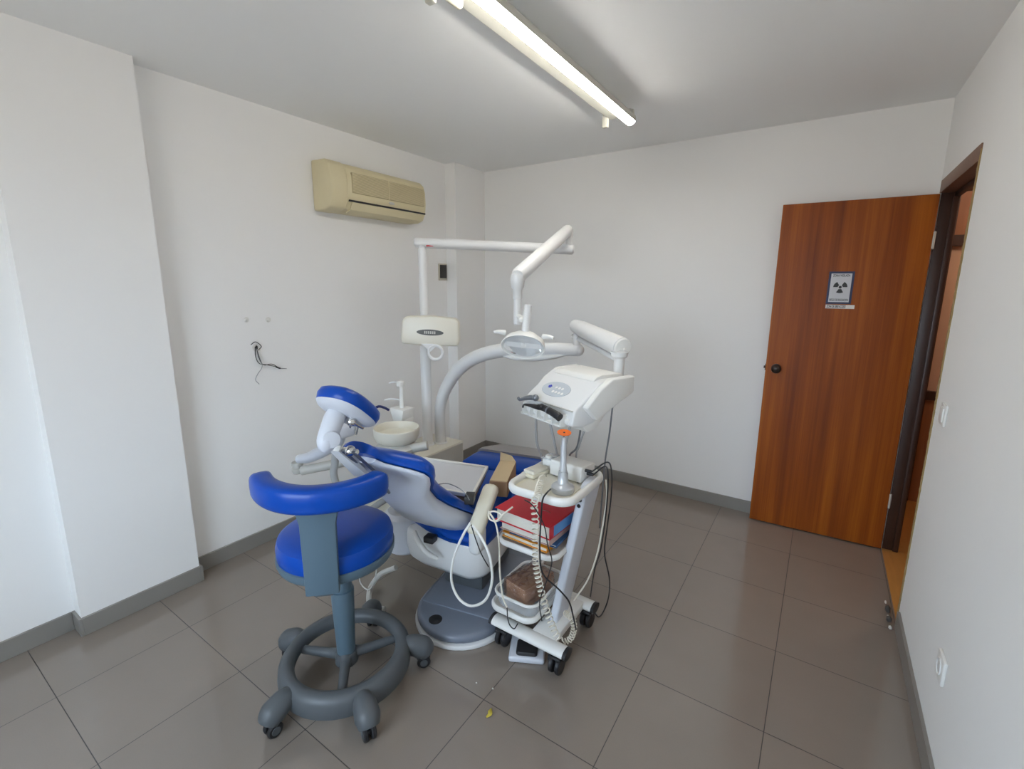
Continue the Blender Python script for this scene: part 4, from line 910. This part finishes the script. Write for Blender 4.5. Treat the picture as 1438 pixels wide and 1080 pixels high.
# ------------------------------------------------------------------ cables
def path(*q): return [P(px, py, 'y', y) for px, py, y in q]
def coil(pts, r, turns, wire, taper=None):
    o = []; pts = [V(p) for p in pts]
    # resample with Catmull-Rom
    c = []
    for i in range(len(pts) - 1):
        p1, p2 = pts[i], pts[i + 1]; p0 = pts[i - 1] if i else p1 * 2 - p2; p3 = pts[i + 2] if i + 2 < len(pts) else p2 * 2 - p1
        for k in range(40):
            t = k / 40; c.append(.5 * ((2 * p1) + (p2 - p0) * t + (2 * p0 - 5 * p1 + 4 * p2 - p3) * t * t + (3 * p1 - p0 - 3 * p2 + p3) * t ** 3))
    c.append(pts[-1])
    L = [0]
    for a, b_ in zip(c, c[1:]): L.append(L[-1] + (b_ - a).length)
    n = int(turns * 14); j = 0; nrm = V((0, 1, 0)); 
    for i in range(n + 1):
        s = L[-1] * (i / n if not taper else (i / n) ** taper)
        while j < len(L) - 2 and L[j + 1] < s: j += 1
        f = (s - L[j]) / max(1e-9, L[j + 1] - L[j]); p = c[j].lerp(c[j + 1], f); T = (c[min(j + 1, len(c) - 1)] - c[max(0, j - 1)]).normalized()
        nrm = (nrm - T * nrm.dot(T)).normalized(); bn = T.cross(nrm); a = 2 * PI * i / 14
        o.append(p + (nrm * math.cos(a) + bn * math.sin(a)) * r)
    return MB().tube(o, wire, 6, 1)
pts = [P(763, 668, 'z', ZT + .028), P(757, 684, 'z', ZT + .024), P(755, 696, 'z', ZT + .044), P(750, 707, 'y', 1.405), P(752, 730, 'y', 1.415), P(752, 770, 'y', 1.42), P(754, 800, 'y', 1.43), P(764, 845, 'y', 1.44), P(778, 885, 'y', 1.44), P(787, 900, 'y', 1.442)]
solo('coiled_cord', coil(pts, .0125, 38, .0028, .75), 'creamwire', 'ivory coiled cord hanging from the cream handset down the trolley', 'cord')
pts = [P(789, 903, 'z', .15), P(802, 893, 'z', .155), P(806, 878, 'z', .17), P(801, 866, 'z', .18), P(792, 860, 'z', .185)]
pts = [P(790, 902, 'y', 1.53), P(801, 897, 'y', 1.55), P(806, 882, 'y', 1.56), P(803, 868, 'y', 1.57), P(793, 861, 'y', 1.59)]
solo('coiled_cord', coil(pts, .011, 15, .0026), 'creamwire', 'short looped end of coiled cord lying at the trolley post foot', 'cord')
def cable(nm, label, pts, r, m_): return solo(nm, MB().tube(pts, r, 8), m_, label, 'cable')
cable('white_hose', 'white hose hanging in a big teardrop loop below the armrest', path((661, 734, 1.36), (650, 752, 1.33), (637, 783, 1.31), (634, 815, 1.31), (644, 840, 1.31), (662, 851, 1.32), (682, 842, 1.33), (691, 815, 1.34), (688, 783, 1.34), (677, 757, 1.35), (664, 738, 1.37)), .0055, 'cablewhite')
cable('white_hose', 'white cable from the armrest past the binder to the bottom tray', path((686, 718, 1.46), (696, 735, 1.44), (701, 765, 1.43), (702, 805, 1.43), (706, 838, 1.43), (712, 853, 1.43)), .0038, 'creamwire')
cable('white_hose', 'white cable looped in a small ring beside the red binder', path((720, 712, 1.46), (707, 722, 1.42), (698, 731, 1.40), (689, 730, 1.40), (686, 722, 1.405), (692, 718, 1.41), (702, 721, 1.42), (703, 729, 1.415), (694, 733, 1.41)), .0036, 'creamwire')
cable('black_cable', 'black wire end curling over the front base tube', path((712, 853, 1.43), (713, 868, 1.435), (716, 878, 1.432), (722, 883, 1.43), (727, 876, 1.432)), .0024, 'black')
cable('black_cable', 'short black wire hanging below the armrest of the chair', path((661, 735, 1.37), (668, 757, 1.36), (676, 778, 1.36), (686, 796, 1.38)), .0024, 'black')
cable('black_cable', 'black cable from the curing light charger down to the trolley post', [clc + V((-.034, -.036, ZT + .014)), P(768, 692, 'y', 1.41), P(762, 702, 'y', 1.405), P(760, 725, 'y', 1.41), P(758, 770, 'y', 1.42), P(762, 805, 'y', 1.43), P(785, 828, 'y', 1.45), P(799, 845, 'y', 1.47), P(805, 866, 'y', 1.49), P(809, 884, 'y', 1.50)], .0032, 'black')
cable('black_cable', 'thin black wire crossing the red binder and hanging before the orange folder', path((737, 702, 1.40), (749, 711, 1.372), (764, 738, 1.375), (769, 765, 1.37), (775, 788, 1.37), (769, 812, 1.375), (758, 845, 1.40), (761, 872, 1.41)), .0022, 'black')
pa = mU @ V((.105, -.016, .052)); pb_ = mU @ V((.105, .0, .034))
cable('black_cable', 'black cable from the control unit falling behind the trolley post, outer one', [pa, P(853, 649, 'y', 1.70), P(859, 665, 'y', 1.70), P(858, 700, 'y', 1.72), P(852, 745, 'y', 1.74), P(849, 778, 'y', 1.76), P(856, 815, 'y', 1.80), P(853, 845, 'z', .05), P(842, 866, 'z', .006), P(833, 857, 'z', .006)], .003, 'black')
cable('black_cable', 'black cable from the control unit falling behind the trolley post, inner one', [pb_, P(850, 655, 'y', 1.71), P(854, 672, 'y', 1.71), P(851, 720, 'y', 1.73), P(844, 770, 'y', 1.77), P(835, 800, 'y', 1.80), P(829, 838, 'y', 1.825)], .003, 'black')
cable('white_hose', 'white cable falling along the right side of the trolley post', [P(851, 674, 'y', 1.77), P(852, 700, 'y', 1.77), P(846, 740, 'y', 1.76), P(838, 780, 'y', 1.75), P(825, 815, 'y', 1.73), P(806, 843, 'y', 1.70)], .0035, 'creamwire')
cable('floor_hose', 'grey hose bending from under the chair to the floor behind the stool', [P(556, 797, 'y', 1.42), P(535, 806, 'y', 1.40), P(522, 822, 'y', 1.40), P(518, 836, 'z', .05), P(521, 850, 'z', .0135), P(540, 856, 'z', .0135)], .013, 'greyblock')
cable('thin_hoses', 'thin pale tubes looping under the stool seat behind its column', [P(505, 800, 'y', 1.25), P(506, 818, 'y', 1.25), P(517, 828, 'y', 1.26), P(526, 815, 'y', 1.27), P(530, 790, 'y', 1.28)], .003, 'greyblock')

# small things on the floor
q = P(687, 1003, 'z', .0)
solo('dry_leaf', MB().tube([q + V((-.006, .02, .004)), q + V((.0, .006, .008)), q + V((.006, -.004, .008)), q + V((.0, -.018, .003))], [.002, .008, .008, .003], 8, 4, flat=(.3, 1)), 'leaf', 'small curled yellow scrap on the grey floor tile', 'scrap')
for i, (px, py) in enumerate(((669, 960), (692, 968))):
    q = P(px, py, 'z', 0); solo('white_crumb', MB().ball(q + V((0, 0, .003)), .0035, .8, 8), 'plaster', ['white crumb on the floor left of the tile joint', 'white crumb on the floor near the tile joint before the trolley'][i], 'crumb', 'crumbs on the floor')
for i, (px, py, s, mt_) in enumerate(((1255, 862, .035, 'debris'), (1250, 873, .03, 'debris'), (1254, 884, .018, 'plaster'), (1247, 866, .012, 'plaster'), (1258, 851, .014, 'plaster'))):
    q = P(px, py, 'z', .004)
    b = bmesh.new(); bmesh.ops.create_icosphere(b, subdivisions=1, radius=s * .6)
    for v in b.verts: v.co = V((v.co.x * random.uniform(.5, .8), v.co.y * random.uniform(.9, 1.3), v.co.z * random.uniform(.7, 1.2) + s * .55))
    q.x = min(q.x, XR - .03)
    mb = MB(); mb.merge(b, Matrix.Translation((q.x, q.y, 0)))
    zmin = min(v.co.z for v in mb.bm.verts); mb.xf(Matrix.Translation((0, 0, -zmin)))
    solo('plaster_chip', mb, mt_, ['largest dark chip of broken tile at the foot of the doorway', 'dark chip of broken tile on the floor before the doorway foot', 'pale plaster chip nearest the right skirting', 'tiny pale plaster chip left of the broken tiles', 'pale plaster chip against the doorway edge'][i], 'debris', 'broken chips by the doorway')

# ------------------------------------------------------------------ light
w = bpy.data.worlds.new('sky'); sc.world = w; w.use_nodes = True; nt = w.node_tree; bg = nt.nodes['Background']
tc = nt.nodes.new('ShaderNodeTexCoord'); sp = nt.nodes.new('ShaderNodeSeparateXYZ'); nt.links.new(tc.outputs['Generated'], sp.inputs[0])
cr = nt.nodes.new('ShaderNodeValToRGB'); e = cr.color_ramp.elements
e[0].position = .47; e[0].color = (.34, .32, .29, 1); e[1].position = .53; e[1].color = (.68, .83, 1.0, 1)
mr = nt.nodes.new('ShaderNodeMath'); mr.operation = 'MULTIPLY_ADD'; mr.inputs[1].default_value = .5; mr.inputs[2].default_value = .5
nt.links.new(sp.outputs['Z'], mr.inputs[0]); nt.links.new(mr.outputs[0], cr.inputs[0]); nt.links.new(cr.outputs[0], bg.inputs['Color'])
bg.inputs['Strength'].default_value = 4.7
al_ = bpy.data.lights.new('window_portal', 'AREA'); al_.shape = 'RECTANGLE'; al_.size = WX1 - WX0; al_.size_y = WZ1 - WZ0; al_.cycles.is_portal = True
ao = bpy.data.objects.new('window_portal', al_); COL.objects.link(ao); ao.location = ((WX0 + WX1) / 2, YR - .14, (WZ0 + WZ1) / 2); ao.rotation_euler = (R(90), 0, 0)
# portal must face into the room (+Y): area lights shine along local -Z
ao.rotation_euler = (R(-90), 0, PI) if False else (R(90), 0, PI)

sc.view_settings.view_transform = 'Standard'; sc.view_settings.look = 'None'; sc.view_settings.gamma = 1; sc.view_settings.exposure = 1.1
sc.view_settings.use_curve_mapping = False
sc.cycles.use_denoising = True
sc.cycles.max_bounces = 10; sc.cycles.diffuse_bounces = 6; sc.cycles.transparent_max_bounces = 12
sc.cycles.sample_clamp_indirect = 8
